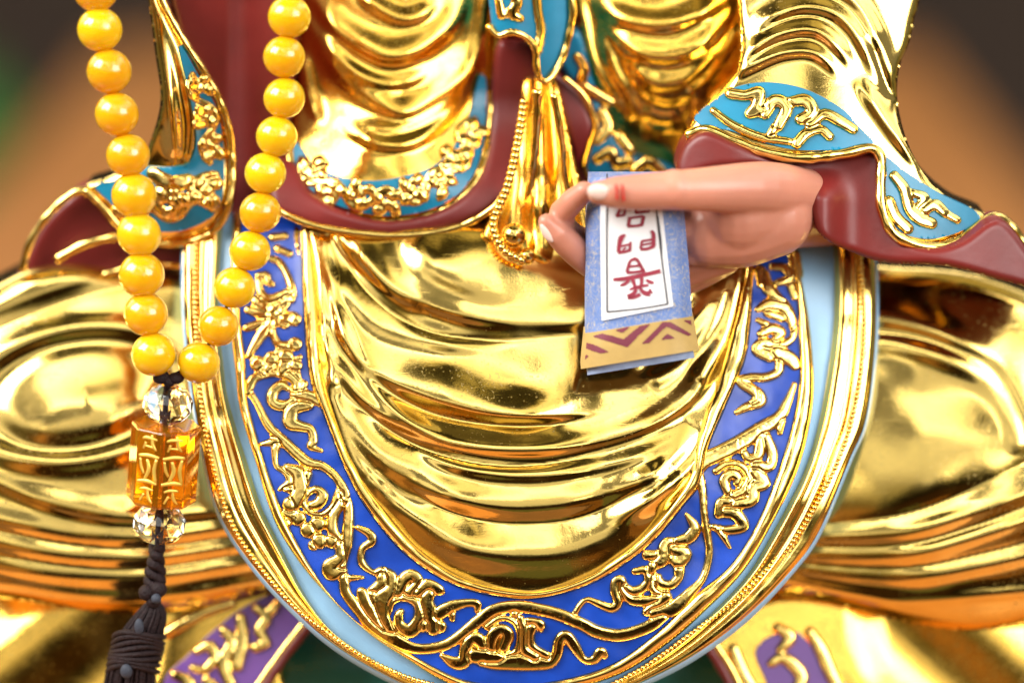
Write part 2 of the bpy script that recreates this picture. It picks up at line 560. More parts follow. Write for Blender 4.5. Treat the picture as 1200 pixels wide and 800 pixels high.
def gold_mat(name, color, rough, bump, bscale):
    m = mat(name, color, rough, 1.0, 0.07, 45, rvar=0.07)
    nt = m.node_tree; b = nt.nodes['Principled BSDF']
    N, L = nt.nodes.new, nt.links.new
    tc = N('ShaderNodeTexCoord')
    n1 = N('ShaderNodeTexNoise'); n1.inputs['Scale'].default_value = bscale; n1.inputs['Detail'].default_value = 3
    n2 = N('ShaderNodeTexNoise'); n2.inputs['Scale'].default_value = 1900; n2.inputs['Detail'].default_value = 2
    L(tc.outputs['Object'], n1.inputs['Vector']); L(tc.outputs['Object'], n2.inputs['Vector'])
    a = N('ShaderNodeMath'); a.operation = 'MULTIPLY_ADD'; a.inputs[1].default_value = 0.22
    L(n2.outputs[0], a.inputs[0]); L(n1.outputs[0], a.inputs[2])
    mp = N('ShaderNodeMapping'); mp.inputs['Scale'].default_value = (160, 900, 2600); mp.inputs['Rotation'].default_value = (0.3, 0.6, 0.5)
    n4 = N('ShaderNodeTexNoise'); n4.inputs['Scale'].default_value = 1.0; n4.inputs['Detail'].default_value = 2
    L(tc.outputs['Object'], mp.inputs[0]); L(mp.outputs[0], n4.inputs['Vector'])
    s4 = N('ShaderNodeMapRange'); s4.inputs['From Min'].default_value = 0.66; s4.inputs['From Max'].default_value = 0.74
    L(n4.outputs[0], s4.inputs['Value'])
    a2 = N('ShaderNodeMath'); a2.operation = 'MULTIPLY_ADD'; a2.inputs[1].default_value = -0.25
    L(s4.outputs[0], a2.inputs[0]); L(a.outputs[0], a2.inputs[2])
    bp = N('ShaderNodeBump'); bp.inputs['Strength'].default_value = bump; bp.inputs['Distance'].default_value = 0.0006
    L(a2.outputs[0], bp.inputs['Height']); L(bp.outputs[0], b.inputs['Normal'])
    # dust: small dull specks, denser in some patches
    n5 = N('ShaderNodeTexNoise'); n5.inputs['Scale'].default_value = 1500; n5.inputs['Detail'].default_value = 2
    n6 = N('ShaderNodeTexNoise'); n6.inputs['Scale'].default_value = 28; n6.inputs['Detail'].default_value = 3
    L(tc.outputs['Object'], n5.inputs['Vector']); L(tc.outputs['Object'], n6.inputs['Vector'])
    sm = N('ShaderNodeMath'); sm.operation = 'MULTIPLY_ADD'; sm.inputs[1].default_value = 0.45
    L(n6.outputs[0], sm.inputs[0]); L(n5.outputs[0], sm.inputs[2])
    s5 = N('ShaderNodeMapRange'); s5.inputs['From Min'].default_value = 0.87; s5.inputs['From Max'].default_value = 0.98
    s5.inputs['To Max'].default_value = 0.75
    L(sm.outputs[0], s5.inputs['Value'])
    oldc = b.inputs['Base Color'].links[0].from_socket
    mxc = N('ShaderNodeMix'); mxc.data_type = 'RGBA'
    L(s5.outputs[0], mxc.inputs['Factor']); L(oldc, mxc.inputs['A']); mxc.inputs['B'].default_value = (0.42, 0.27, 0.09, 1)
    L(mxc.outputs['Result'], b.inputs['Base Color'])
    oldr = b.inputs['Roughness'].links[0].from_socket
    ar = N('ShaderNodeMath'); ar.operation = 'MULTIPLY_ADD'; ar.inputs[1].default_value = 0.35; ar.use_clamp = True
    L(s5.outputs[0], ar.inputs[0]); L(oldr, ar.inputs[2]); L(ar.outputs[0], b.inputs['Roughness'])
    return m


GOLD = gold_mat('gold_leaf', (0.97, 0.66, 0.18), 0.12, 0.06, 130)
GOLD_CAST = gold_mat('cast_gold_leaf', (0.96, 0.65, 0.18), 0.12, 0.05, 420)
GOLD_SOFT = gold_mat('warm_gold_leaf', (0.95, 0.57, 0.10), 0.18, 0.12, 200)
BLUE = mat('ultramarine_paint', (0.006, 0.050, 0.38), 0.34, var=0.25, vscale=90, bump=0.06, bscale=700)
LBLUE = mat('sky_blue_paint', (0.30, 0.54, 0.78), 0.35, var=0.13, vscale=60, bump=0.12, bscale=300)
TEAL = mat('turquoise_paint', (0.006, 0.19, 0.33), 0.32, var=0.2, vscale=90, bump=0.06)
MAROON = mat('maroon_lacquer', (0.165, 0.014, 0.012), 0.42, var=0.3, vscale=45, bump=0.16, bscale=260)
PURPLE = mat('violet_paint', (0.15, 0.055, 0.28), 0.4, var=0.1, vscale=80, bump=0.05)
SKIN = mat('painted_skin', (0.60, 0.245, 0.165), 0.36, var=0.13, vscale=45, bump=0.10, bscale=350, Subsurface_Weight=0.12, Subsurface_Scale=0.004)
NAIL = mat('painted_nail', (0.84, 0.62, 0.54), 0.25, var=0.04)
RED = mat('red_paint', (0.55, 0.02, 0.015), 0.4, var=0.06)
DTEAL = mat('green_lacquer', (0.010, 0.16, 0.145), 0.34, var=0.12, vscale=30, bump=0.03)
BEAD = mat('amber_jade', (0.96, 0.47, 0.006), 0.12, var=0.22, vscale=120, Subsurface_Weight=0.8, Subsurface_Scale=0.012, Coat_Weight=0.45, Coat_Roughness=0.01, Transmission_Weight=0.14, IOR=1.55)
def bead_variation():
    nt = BEAD.node_tree; b = nt.nodes['Principled BSDF']
    N, L = nt.nodes.new, nt.links.new
    oi = N('ShaderNodeObjectInfo')
    hs = N('ShaderNodeHueSaturation')
    old = b.inputs['Base Color'].links[0].from_socket
    h = N('ShaderNodeMapRange'); h.inputs['To Min'].default_value = 0.492; h.inputs['To Max'].default_value = 0.510
    v = N('ShaderNodeMapRange'); v.inputs['To Min'].default_value = 0.90; v.inputs['To Max'].default_value = 1.06
    L(oi.outputs['Random'], h.inputs['Value']); L(oi.outputs['Random'], v.inputs['Value'])
    L(h.outputs[0], hs.inputs['Hue']); L(v.outputs[0], hs.inputs['Value']); L(old, hs.inputs['Color'])
    L(hs.outputs[0], b.inputs['Base Color'])


bead_variation()
BEAD.node_tree.nodes['Principled BSDF'].inputs['Subsurface Radius'].default_value = (1.0, 0.5, 0.08)
CRYSTAL = mat('clear_crystal', (0.98, 0.98, 1.0), 0.0, var=0.0, Transmission_Weight=1.0, IOR=1.54)
AMBER = mat('clear_amber', (1.0, 0.31, 0.008), 0.03, var=0.12, vscale=160, Transmission_Weight=0.84, IOR=1.52)
CORD = mat('brown_cord', (0.016, 0.007, 0.008), 0.65, var=0.4, vscale=900, bump=0.9, bscale=1800, Specular_IOR_Level=0.25)
THREAD = mat('grey_thread', (0.028, 0.033, 0.05), 0.7, var=0.2, vscale=900)
PAPER = mat('white_paper', (0.80, 0.80, 0.82), 0.6, var=0.02, vscale=200)
INK = mat('dark_red_ink', (0.27, 0.022, 0.045), 0.55, var=0.12, vscale=300)
BLACK = mat('black_ink', (0.03, 0.03, 0.04), 0.5, var=0.1)
BANDGOLD = mat('straw_gold_paint', (0.50, 0.335, 0.11), 0.5, var=0.08, vscale=250)
PAGES = mat('blue_grey_page_edge', (0.26, 0.33, 0.50), 0.6, var=0.2, vscale=300, bump=0.2, bscale=900)


def brocade_mat():
    m = mat('blue_brocade', (0.13, 0.22, 0.50), 0.5, var=0.12, vscale=300, bump=0.1, bscale=900)
    nt = m.node_tree; b = nt.nodes['Principled BSDF']
    N, L = nt.nodes.new, nt.links.new
    old = b.inputs['Base Color'].links[0].from_socket
    tc = N('ShaderNodeTexCoord')
    wv = N('ShaderNodeTexNoise'); wv.inputs['Scale'].default_value = 330; wv.inputs['Detail'].default_value = 1.5
    wv.inputs['Distortion'].default_value = 3.5
    L(tc.outputs['Object'], wv.inputs['Vector'])
    rp = N('ShaderNodeValToRGB')
    for p, c in [(0.47, 0), (0.5, 1), (0.53, 0)]:
        pass
    e = rp.color_ramp.elements
    e[0].position = 0.475; e[0].color = (0, 0, 0, 1)
    e[1].position = 0.535; e[1].color = (0, 0, 0, 1)
    n = e.new(0.505); n.color = (0.95, 0.95, 0.95, 1)
    L(wv.outputs[0], rp.inputs[0])
    mx = N('ShaderNodeMix'); mx.data_type = 'RGBA'
    L(rp.outputs[0], mx.inputs['Factor']); L(old, mx.inputs['A'])
    mx.inputs['B'].default_value = (0.60, 0.52, 0.34, 1)
    L(mx.outputs['Result'], b.inputs['Base Color'])
    return m


BROCADE = brocade_mat()

# ------------------------------------------------------------------ the table and what lies behind
TABLE_Z = -0.165


def wood_mat():
    m = mat('orange_brown_wood', (0.34, 0.135, 0.035), 0.4, var=0.2, vscale=6)
    nt = m.node_tree; b = nt.nodes['Principled BSDF']
    N, L = nt.nodes.new, nt.links.new
    tc = N('ShaderNodeTexCoord'); mp = N('ShaderNodeMapping'); mp.inputs['Scale'].default_value = (30, 2, 30)
    nz = N('ShaderNodeTexNoise'); nz.inputs['Scale'].default_value = 2.5; nz.inputs['Detail'].default_value = 6
    L(tc.outputs['Object'], mp.inputs[0]); L(mp.outputs[0], nz.inputs['Vector'])
    rp = N('ShaderNodeValToRGB')
    rp.color_ramp.elements[0].color = (0.29, 0.10, 0.022, 1); rp.color_ramp.elements[1].color = (0.52, 0.22, 0.06, 1)
    L(nz.outputs[0], rp.inputs[0]); L(rp.outputs[0], b.inputs['Base Color'])
    return m


def box_geo(x0, x1, y0, y1, z0, z1):
    v = np.array([[x, y, z] for x in (x0, x1) for y in (y0, y1) for z in (z0, z1)], float)
    f = [(0, 1, 3, 2), (4, 6, 7, 5), (0, 4, 5, 1), (2, 3, 7, 6), (0, 2, 6, 4), (1, 5, 7, 3)]
    return v, f


def bevel(o, w, seg=3):
    m = o.modifiers.new('bevel', 'BEVEL'); m.width = w; m.segments = seg; m.limit_method = 'ANGLE'
    return o


WOOD = wood_mat()
tb = thing('wooden_table', 'long orange brown wooden table running back behind the gilded statue', 'table', (0, 0.5, TABLE_Z - 0.75))


def local(o, v):
    return np.asarray(v) - np.array(o.location)


v, f = box_geo(-0.30, 0.30, -0.14, 1.5, TABLE_Z - 0.035, TABLE_Z)
bevel(raw('tabletop', local(tb, v), f, WOOD, tb, flat=True), 0.006)
for sx in (-1, 1):
    for y in (-0.09, 1.44):
        v, f = box_geo(sx * 0.25 - 0.025, sx * 0.25 + 0.025, y - 0.025, y + 0.025, TABLE_Z - 0.75, TABLE_Z - 0.036)
        bevel(raw('leg', local(tb, v), f, WOOD, tb, flat=True), 0.004)

FLOORM = mat('brown_floor', (0.14, 0.055, 0.018), 0.5, var=0.55, vscale=2.2)
WALLM = mat('dark_wall', (0.030, 0.017, 0.010), 0.8, var=0.4, vscale=1.6)
v, f = box_geo(-4, 4, -1.6, 4, TABLE_Z - 0.80, TABLE_Z - 0.75)
o = raw('floor', v, f, FLOORM, flat=True); o['kind'] = 'structure'
v, f = box_geo(-4, 4, 3.2, 3.3, TABLE_Z - 0.748, 1.8)
o = raw('wall', v, f, WALLM, flat=True); o['kind'] = 'structure'

# green bush far behind on the left, out of focus
bush = thing('potted_plant', 'dark green leafy plant out of focus behind the table at the far left', 'plant', (-0.45, 1.25, TABLE_Z - 0.75))
LEAF = mat('dark_leaf', (0.06, 0.24, 0.045), 0.5, var=0.5, vscale=12)
rg = np.random.default_rng(3)
gv, gf = [], []
for i in range(700):
    a, b2, r = rg.uniform(0, 6.28), rg.uniform(-1, 1), rg.uniform(.3, 1) ** .5
    c = np.array([0.13 * r * math.cos(a), 0.13 * r * math.sin(a), 0.57 + 0.19 * b2])
    d1 = rg.normal(size=3); d1 /= np.linalg.norm(d1); d2 = np.cross(d1, rg.normal(size=3)); d2 /= np.linalg.norm(d2)
    l, w = rg.uniform(.03, .06), rg.uniform(.012, .02)
    k = len(gv)
    gv += [c - d1 * l, c + d2 * w + 0.004 * rg.normal(size=3), c + d1 * l, c - d2 * w]
    gf.append((k, k + 1, k + 2, k + 3))
raw('foliage', np.array(gv), gf, LEAF, bush)
v, f = tube_geo(np.array([[0, 0, 0.16], [0.01, 0, 0.3], [0, 0, 0.72]]), [.012, .01, .006])
raw('stem', v, f, mat('bark', (.08, .05, .03), .8), bush)
v, f = lathe_geo([(0.07, 0), (0.10, 0.17), (0.11, 0.18), (0.09, 0.175)], 24, (0, 0, 0), (0, 0, 1))
raw('pot', v, f, mat('grey_pot', (.12, .12, .13), .5), bush)

# ------------------------------------------------------------------ the statue
st = thing('seated_statue', 'gilded seated figure in a gold robe with a blue scrolled apron band across its lap', 'statue')
plinth = thing('statue_base', 'dark teal lacquered base under the lap of the gilded statue', 'base', (0, 0.02, TABLE_Z))


def D_lap(x, y):
    t = np.clip((y - 255) / 545.0, -0.4, 1.1)
    return -125 + 195 * (1 - np.abs(1 - t) ** 1.7 * np.sign(1 - t)) + 34 * (1 - ((x - 612) / 420.0) ** 2)


def D_apron(x, y):
    return D_lap(x, y) - 45 * smooth((272 - y) / 45.0) + 3.0 * vnoise(x, y, 70, 11)


C_lap = [(362, 250), (370, 340), (378, 440), (394, 495), (418, 550), (446, 592), (488, 640), (540, 675), (595, 690), (640, 690), (695, 670), (752, 628), (795, 578), (810, 552), (816, 525), (828, 480), (840, 450), (855, 400), (866, 360), (872, 320), (878, 262)]
C_bin = [(352, 250), (354, 340), (362, 440), (380, 490), (405, 553), (432, 600), (475, 650), (530, 685), (590, 700), (640, 700), (700, 681), (760, 640), (803, 591), (821, 566), (829, 529), (847, 485), (862, 450), (874, 420), (880, 380), (883, 330), (888, 262)]
C_bout = [(284, 250), (283, 300), (282, 368), (288, 420), (290, 465), (304, 519), (323, 577), (342, 622), (376, 681), (410, 720), (448, 748), (486, 768), (512, 782), (545, 796), (600, 803), (666, 794), (720, 776), (768, 742), (817, 695), (858, 659), (892, 602), (923, 516), (936, 450), (936, 400), (934, 350), (924, 262)]
C_rim = [(274, 250), (271, 300), (269, 370), (275, 430), (281, 480), (299, 540), (314, 590), (329, 625), (356, 666), (388, 702), (414, 727), (442, 750), (476, 772), (512, 794), (550, 808), (610, 815), (670, 807), (730, 788), (785, 752), (830, 712), (872, 668), (905, 613), (933, 555), (948, 502), (954, 450), (949, 380), (938, 317), (928, 262)]
C_lb = [(262, 250), (258, 300), (256, 370), (262, 430), (268, 470), (289, 540), (305, 590), (318, 618), (338, 658), (358, 697), (388, 737), (430, 768), (472, 792), (512, 804), (550, 813), (610, 820), (670, 813), (733, 794), (789, 758), (834, 718), (877, 672), (910, 616), (941, 556), (958, 502), (968, 450), (977, 380), (978, 317), (975, 262)]
C_out = [(216, 250), (215, 300), (216, 370), (224, 450), (236, 520), (257, 601), (300, 667), (352, 722), (397, 759), (450, 790), (500, 812), (560, 826), (620, 832), (690, 824), (750, 800), (812, 768), (874, 722), (928, 667), (960, 622), (995, 540), (1015, 490), (1026, 400), (1026, 317), (1020, 262)]
C_edge = [(212.9, 250.0), (211.9, 300.0), (212.9, 370.0), (220.9, 450.0), (232.9, 520.6), (253.9, 602.9), (296.9, 670.1), (349.5, 726.3), (394.5, 764.0), (448.1, 795.6), (498.8, 817.0), (560.0, 831.6), (620.0, 837.6), (691.2, 829.6), (752.5, 805.0), (815.1, 773.0), (877.7, 726.3), (931.1, 670.1), (963.1, 624.5), (998.1, 541.2), (1018.1, 490.6), (1029.1, 400.0), (1029.1, 317.0), (1023.1, 262.0)]
C_pearl = [(230, 280), (229, 340), (231, 400), (236, 470), (248, 540), (268, 605), (294, 650), (342, 708), (384, 741), (432, 772), (490, 797), (560, 812), (622, 818), (690, 811), (745, 787), (799, 750), (862, 702), (920, 645), (953, 597), (984, 535), (1002, 475), (1012, 400), (1011, 344), (1006, 275)]

# --- lap robe with its swag folds
LAP_FOLDS = [
    # soft swag rolls, each written left to right: height, width above, width below
    ([(388, 262), (420, 305), (470, 345), (540, 368), (620, 374), (720, 372), (800, 345)], 11, 26, 9),
    ([(372, 300), (405, 345), (450, 385), (520, 400), (590, 400)], 6, 14, 9, 1),
    ([(366, 330), (396, 385), (440, 430), (500, 462), (570, 480), (650, 484), (716, 478)], 17, 36, 9, 1),
    ([(372, 380), (400, 430), (440, 476), (500, 512), (570, 527), (660, 526), (740, 508), (810, 466), (850, 405)], 12, 16, 8),
    ([(478, 515), (520, 545), (590, 558), (670, 556), (740, 540), (800, 505)], 9, 13, 8, 1),
    ([(376, 420), (398, 470), (432, 524), (480, 566), (540, 588), (610, 595), (690, 586), (760, 558), (812, 508)], 14, 26, 13),
    ([(430, 560), (480, 610), (545, 642), (610, 650), (670, 643), (730, 612), (790, 556)], 13, 22, 20),
    ([(376, 262), (384, 320), (396, 370), (415, 410)], 8, 8, 8, 1),
    ([(380, 440), (398, 500), (428, 556), (470, 602), (520, 628)], 9, 9, 12, 1),
    ([(392, 350), (412, 405), (440, 452), (480, 494), (530, 518)], 8, 8, 7, 1),
    ([(410, 280), (428, 312), (456, 344), (500, 368)], 7, 10, 7, 1),
    ([(846, 470), (826, 520), (796, 560), (756, 592), (700, 614)], 9, 10, 9, 1),
    ([(364, 265), (374, 330), (382, 400), (392, 450)], 8, 7, 6),
    ([(870, 300), (862, 350), (845, 405), (815, 450)], 8, 9, 9),
    ([(855, 290), (848, 340), (830, 390), (800, 425), (760, 448)], 9, 12, 10),
    ([(836, 330), (822, 370), (790, 405), (740, 425)], 7, 10, 9),
    ([(470, 275), (500, 315), (560, 340), (640, 345)], 5, 22, 12, 1),
    # creases
    ([(392, 290), (430, 345), (490, 384), (560, 394), (690, 388)], -6, 5, 5, 1),
    ([(430, 440), (500, 482), (570, 496), (650, 496), (716, 484)], -7, 6, 5, 1),
    ([(410, 460), (470, 515), (540, 543), (620, 548), (720, 534)], -6, 5, 5, 1),
    ([(455, 560), (520, 600), (600, 614), (690, 605), (770, 565)], -5, 8, 6, 1),
]
LAP_OUT = [(350, 255), (358, 340), (368, 440), (386, 495), (410, 552), (438, 597), (481, 646), (534, 681), (592, 696), (640, 696), (698, 676), (757, 634), (800, 584), (817, 555), (824, 525), (838, 480), (852, 450), (866, 405), (875, 360), (880, 320), (886, 250), (800, 225), (610, 225), (450, 235)]


def D_laprobe(x, y, e):
    d = D_lap(x, y) + folds(x + 7 * vnoise(x, y, 120, 78), y + 7 * vnoise(x, y, 130, 79), LAP_FOLDS) * (0.60 + 0.34 * vnoise(x, y, 80, 77)) - 4
    d = d + 1.5 * vnoise(x, y, 48, 21)
    d = d - 60 * smooth((272 - y) / 45.0)
    # the belly pushes out a little under the waist
    d = d + 18 * np.exp(-(((x - 560) / 130) ** 2 + ((y - 300) / 60) ** 2))
    return d


patch('lap_robe', LAP_OUT, D_laprobe, GOLD, st, res=2.2, skirt=60)

# --- apron band
half = lambda h: (lambda u, t, x, y: h * np.sqrt(np.clip(1 - (2 * u - 1) ** 2, 0, 1)) - 1.5)
apron = loft('apron', C_bin, C_bout, lambda u, t, x, y: 0.8 * vnoise(x, y, 16, 31) - 3.0 * np.sin(math.pi * u), D_apron, BLUE, st, nv=30, skirt=40)
loft('inner_rim', C_lap, C_bin, lambda u, t, x, y: 10.0 * np.sqrt(np.clip(1 - (2 * u - 1) ** 2, 0, 1)) - 2 + 1.0 * vnoise(x, y, 18, 33), D_apron, GOLD_CAST, apron, nv=16)
loft('outer_rim', C_bout, C_rim, lambda u, t, x, y: 9.0 * np.sqrt(np.clip(1 - (2 * u - 1) ** 2, 0, 1)) - 2 + 1.0 * vnoise(x, y, 18, 34), D_apron, GOLD_CAST, apron, nv=16)
loft('sky_blue_lining', C_rim, C_lb, lambda u, t, x, y: -6 - 4 * u, D_apron, LBLUE, apron, nv=8)


def band_prof(u, t, x, y):
    h = -9 + 10 * smooth(u / 0.12) - 6 * smooth((u - 0.86) / 0.14)
    h = h + 3.6 * np.exp(-((u - 0.16) / 0.05) ** 2) + 3.2 * np.exp(-((u - 0.50) / 0.06) ** 2) - 2.4 * np.exp(-((u - 0.60) / 0.05) ** 2) - 1.5 * np.exp(-((u - 0.42) / 0.04) ** 2)
    return h + 0.9 * vnoise(x, y, 20, 35)


loft('outer_band', C_lb, C_out, band_prof, D_apron, GOLD, apron, nv=34, skirt=0)
loft('hem_edge', C_out, C_edge, lambda u, t, x, y: -6.5 - 9 * u ** 2, D_apron, LBLUE, apron, nv=8, skirt=60)
pc = cr(C_pearl, 262)
gs = []
for (x, y) in pc:
    c = P(x, y, D_apron(x, y) + 0.9)
    gs.append(sphere_geo(c, 3.2 * S * random.uniform(.9, 1.1), 10, 7))
v, f = merge(gs)
raw('pearl_border', v, f, GOLD_CAST, apron)

SCROLL = [
    # upper left
    [(319, 278, 4), (334, 276, 4)], [(325, 291, 4), (339, 297, 4)],
    [(314, 302, 3), (327, 307, 4), (336, 321, 4), (342, 339, 5), (341, 350, 5)],
    [(303, 323, 4), (312, 322, 4), (314, 330, 4), (319, 333, 3)], [(303, 328, 4), (306, 344, 5), (318, 350, 5), (341, 341, 5)],
    [(291, 363, 5), (312, 366, 7), (330, 356, 6), (343, 345, 5)], [(291, 417, 4), (302, 398, 6), (314, 381, 7), (328, 364, 6), (339, 350, 4)],
    [(289, 384, 5), (303, 380, 5), (316, 377, 6), (343, 372, 7)], [(345, 374, 8)], [(300, 352, 6), (322, 372, 7), (334, 380, 5)],
    [(318, 386, 5), (321, 394, 4), (328, 404, 5), (345, 404, 5)], [(346, 403, 8)],
    [(302, 426, 9)], [(318, 420, 8)], [(335, 418, 9)], [(346, 428, 8)], [(330, 405, 4), (322, 420, 5), (312, 434, 6)],
    [(300, 424, 7), (309, 436, 6)], [(335, 424, 8), (330, 436, 6)], [(345, 432, 6), (349, 446, 5)], [(352, 418, 3), (346, 424, 5)],
    [(290, 458, 6), (295, 446, 6), (304, 440, 5), (322, 436, 5), (340, 440, 6), (348, 449, 6), (346, 463, 5)],
    [(290, 458, 5), (299, 469, 4), (315, 499, 5), (337, 521, 6), (360, 541, 6), (378, 546, 5), (394, 559, 5), (403, 575, 6), (405, 586, 6)],
    [(337, 455, 3), (330, 451, 5), (321, 458, 6), (319, 469, 6), (328, 475, 6), (342, 471, 5), (347, 461, 5)],
    [(346, 462, 6), (355, 462, 7), (364, 465, 7), (378, 470, 8)], [(356, 450, 5), (352, 460, 6)],
    [(362, 474, 6), (344, 478, 8), (340, 494, 8), (351, 499, 6), (364, 503, 5), (367, 517, 5), (364, 523, 4), (377, 528, 2)],
    [(307, 520, 3), (324, 517, 6)], [(316, 502, 3), (324, 515, 5)], [(324, 517, 6), (322, 532, 4), (324, 546, 3), (335, 553, 4), (340, 564, 5), (328, 573, 3)],
    [(337, 548, 5), (349, 555, 8), (351, 573, 9), (344, 591, 8)], [(360, 555, 5), (355, 568, 6)], [(334, 572, 4), (346, 574, 6)],
    [(366, 592, 5), (374, 589, 6), (378, 580, 6), (371, 573, 4), (361, 578, 3), (356, 589, 3), (363, 600, 3), (376, 603, 3), (390, 594, 4), (398, 576, 5)],
    [(401, 578, 6), (408, 590, 5), (408, 616, 6), (406, 639, 6), (401, 661, 5), (403, 680, 6), (406, 696, 6), (422, 716, 7), (440, 734, 9), (466, 752, 8), (490, 760, 6), (520, 756, 6), (540, 744, 6), (560, 728, 7), (580, 714, 7), (606, 710, 7), (634, 714, 7), (656, 720, 7), (680, 730, 7), (700, 740, 7), (728, 744, 7), (760, 734, 7), (778, 720, 7)],
    [(403, 581, 5)], [(399, 589, 5), (390, 607, 6), (390, 623, 6), (399, 632, 4)],
    [(340, 591, 9)], [(349, 607, 9)], [(361, 621, 9)], [(372, 614, 9)], [(374, 634, 9)], [(388, 634, 8)], [(367, 639, 6)], [(336, 612, 6)], [(333, 600, 4), (345, 606, 8)],
    [(399, 639, 6), (399, 654, 7), (386, 663, 8), (388, 672, 8), (401, 670, 6)], [(410, 677, 4), (425, 676, 1.5)],
    [(420, 618, 3), (433, 625, 5), (436, 634, 5), (425, 643, 4), (424, 659, 4), (437, 670, 3), (448, 670, 6)],
    [(448, 671, 6), (447, 684, 7), (436, 692, 5)], [(450, 669, 5), (458, 676, 7), (458, 690, 8), (448, 702, 10), (446, 720, 10), (452, 736, 9), (460, 746, 6)],
    [(424, 694, 6), (430, 708, 9), (440, 724, 10), (450, 738, 9)], [(436, 692, 5), (436, 710, 8)],
    [(453, 720, 4), (460, 704, 4), (474, 700, 4), (488, 706, 5), (493, 718, 7), (490, 730, 8), (480, 739, 8), (469, 733, 6), (467, 722, 5), (470, 716, 3)],
    [(466, 694, 6), (474, 678, 7), (484, 674, 7), (490, 682, 6), (480, 694, 6)], [(488, 694, 6), (500, 686, 8), (512, 690, 7), (519, 693, 3)],
    [(504, 692, 7), (500, 704, 8), (504, 720, 9), (508, 736, 8)], [(496, 732, 8)], [(516, 734, 7)],
    [(508, 722, 8), (528, 711, 7), (546, 706, 5), (559, 707, 5), (559, 715, 3)], [(530, 714, 4), (530, 725, 3)],
    [(518, 768, 3), (532, 776, 7), (544, 774, 8), (546, 760, 7), (552, 748, 6), (560, 748, 7), (566, 756, 6)], [(552, 768, 8), (572, 770, 9), (590, 774, 7)],
    [(590, 758, 6), (595, 744, 7), (588, 737, 6), (578, 744, 7), (575, 758, 6), (580, 768, 5), (592, 770, 4), (606, 762, 4), (610, 744, 4), (602, 728, 3), (586, 724, 3), (570, 734, 3)],
    [(566, 774, 7), (580, 777, 7), (604, 776, 9), (628, 777, 8), (644, 777, 6), (652, 768, 6), (656, 750, 6), (664, 745, 6), (674, 758, 6), (684, 772, 4), (696, 773, 5), (704, 764, 6), (709, 768, 4)],
    [(610, 724, 4), (614, 740, 6), (614, 760, 6), (626, 772, 8)], [(620, 728, 5), (632, 731, 6), (634, 737, 3)], [(624, 734, 6), (620, 744, 6), (624, 758, 5), (640, 768, 5)], [(603, 718, 5)],
    [(674, 718, 3), (680, 708, 3), (688, 702, 3), (700, 706, 4), (716, 712, 5), (724, 706, 5), (720, 692, 5), (721, 681, 5), (728, 679, 5), (732, 692, 5), (740, 702, 6), (756, 704, 6), (770, 703, 7)],
    [(757, 717, 4), (770, 706, 7), (781, 699, 6)], [(766, 718, 7), (782, 716, 8), (795, 708, 8), (808, 695, 6), (824, 677, 4), (831, 650, 4), (829, 627, 4), (825, 600, 4), (823, 573, 5), (816, 552, 8)],
    [(772, 675, 3), (774, 683, 5), (786, 685, 5), (795, 677, 5), (796, 667, 6)], [(763, 671, 3), (765, 690, 4), (779, 700, 4)],
    [(793, 634, 4), (781, 637, 7), (777, 654, 8), (770, 660, 6)], [(786, 643, 6), (803, 648, 7), (796, 659, 7), (788, 655, 5)], [(793, 634, 5), (807, 630, 7), (814, 618, 6), (804, 602, 2)],
    [(758, 650, 6), (768, 650, 6)], [(744, 669, 4), (757, 668, 5), (760, 679, 5), (754, 688, 5), (741, 693, 6), (731, 687, 5)], [(766, 662, 6), (760, 672, 5)],
    [(816, 550, 9), (826, 539, 9), (847, 529, 9), (868, 518, 9), (892, 502, 8), (913, 489, 7), (923, 471, 5), (931, 450, 3)],
    [(915, 492, 6), (914, 507, 3)], [(892, 508, 6), (889, 532, 6), (878, 537, 5), (871, 529, 4)], [(897, 511, 6), (905, 529, 6), (902, 546, 6), (886, 546, 7)],
    [(839, 552, 4), (852, 543, 4), (868, 545, 4), (879, 558, 5), (873, 573, 6), (860, 581, 6)], [(853, 577, 5), (849, 563, 6), (857, 555, 6), (865, 559, 5), (864, 566, 4)],
    [(886, 553, 8), (896, 566, 7), (883, 571, 8), (881, 586, 7), (862, 590, 7)], [(842, 602, 5), (846, 588, 6), (860, 588, 6)],
    [(849, 600, 6), (862, 602, 7), (871, 617, 6), (850, 621, 5), (835, 617, 3)], [(843, 620, 5), (855, 641, 2)],
    [(871, 450, 4), (889, 460, 5), (892, 471, 5), (876, 476, 5), (863, 483, 3)],
    [(905, 312, 4), (920, 314, 5), (926, 326, 5), (912, 331, 4)], [(927, 333, 5), (932, 347, 5)], [(930, 300, 7), (934, 322, 6)], [(895, 322, 6), (900, 336, 7), (910, 348, 6), (920, 358, 6)], [(890, 316, 6), (893, 332, 6)],
    [(888, 362, 4), (902, 356, 7), (918, 358, 7), (927, 372, 6), (930, 385, 4)], [(900, 366, 5), (917, 372, 5)], [(888, 375, 3), (898, 380, 4)],
    [(892, 391, 5), (903, 385, 6), (916, 389, 5), (909, 397, 4)], [(931, 383, 4), (928, 397, 4), (912, 405, 5), (894, 401, 6), (887, 410, 6), (902, 417, 7)], [(910, 412, 8), (926, 420, 8), (932, 428, 6)],
    [(914, 420, 5), (912, 435, 5), (897, 442, 5), (880, 442, 5), (868, 447, 6), (884, 458, 6), (887, 466, 5), (880, 475, 5)],
]
scroll_mesh('scrollwork', SCROLL, lambda x, y: D_apron(x, y) - 2.2, GOLD_CAST, apron, res=1.1, k=1.15)


# --- knees
def knee_base(x, y, xc):
    s = np.clip(y - 300, 0, None)
    d = -140 + 0.50 * s - 0.50 * 60 * np.log1p(np.exp((y - 600) / 60.0)) - 0.35 * 30 * np.log1p(np.exp((y - 690) / 30.0))
    return d - 55 * ((x - xc) / 300.0) ** 2


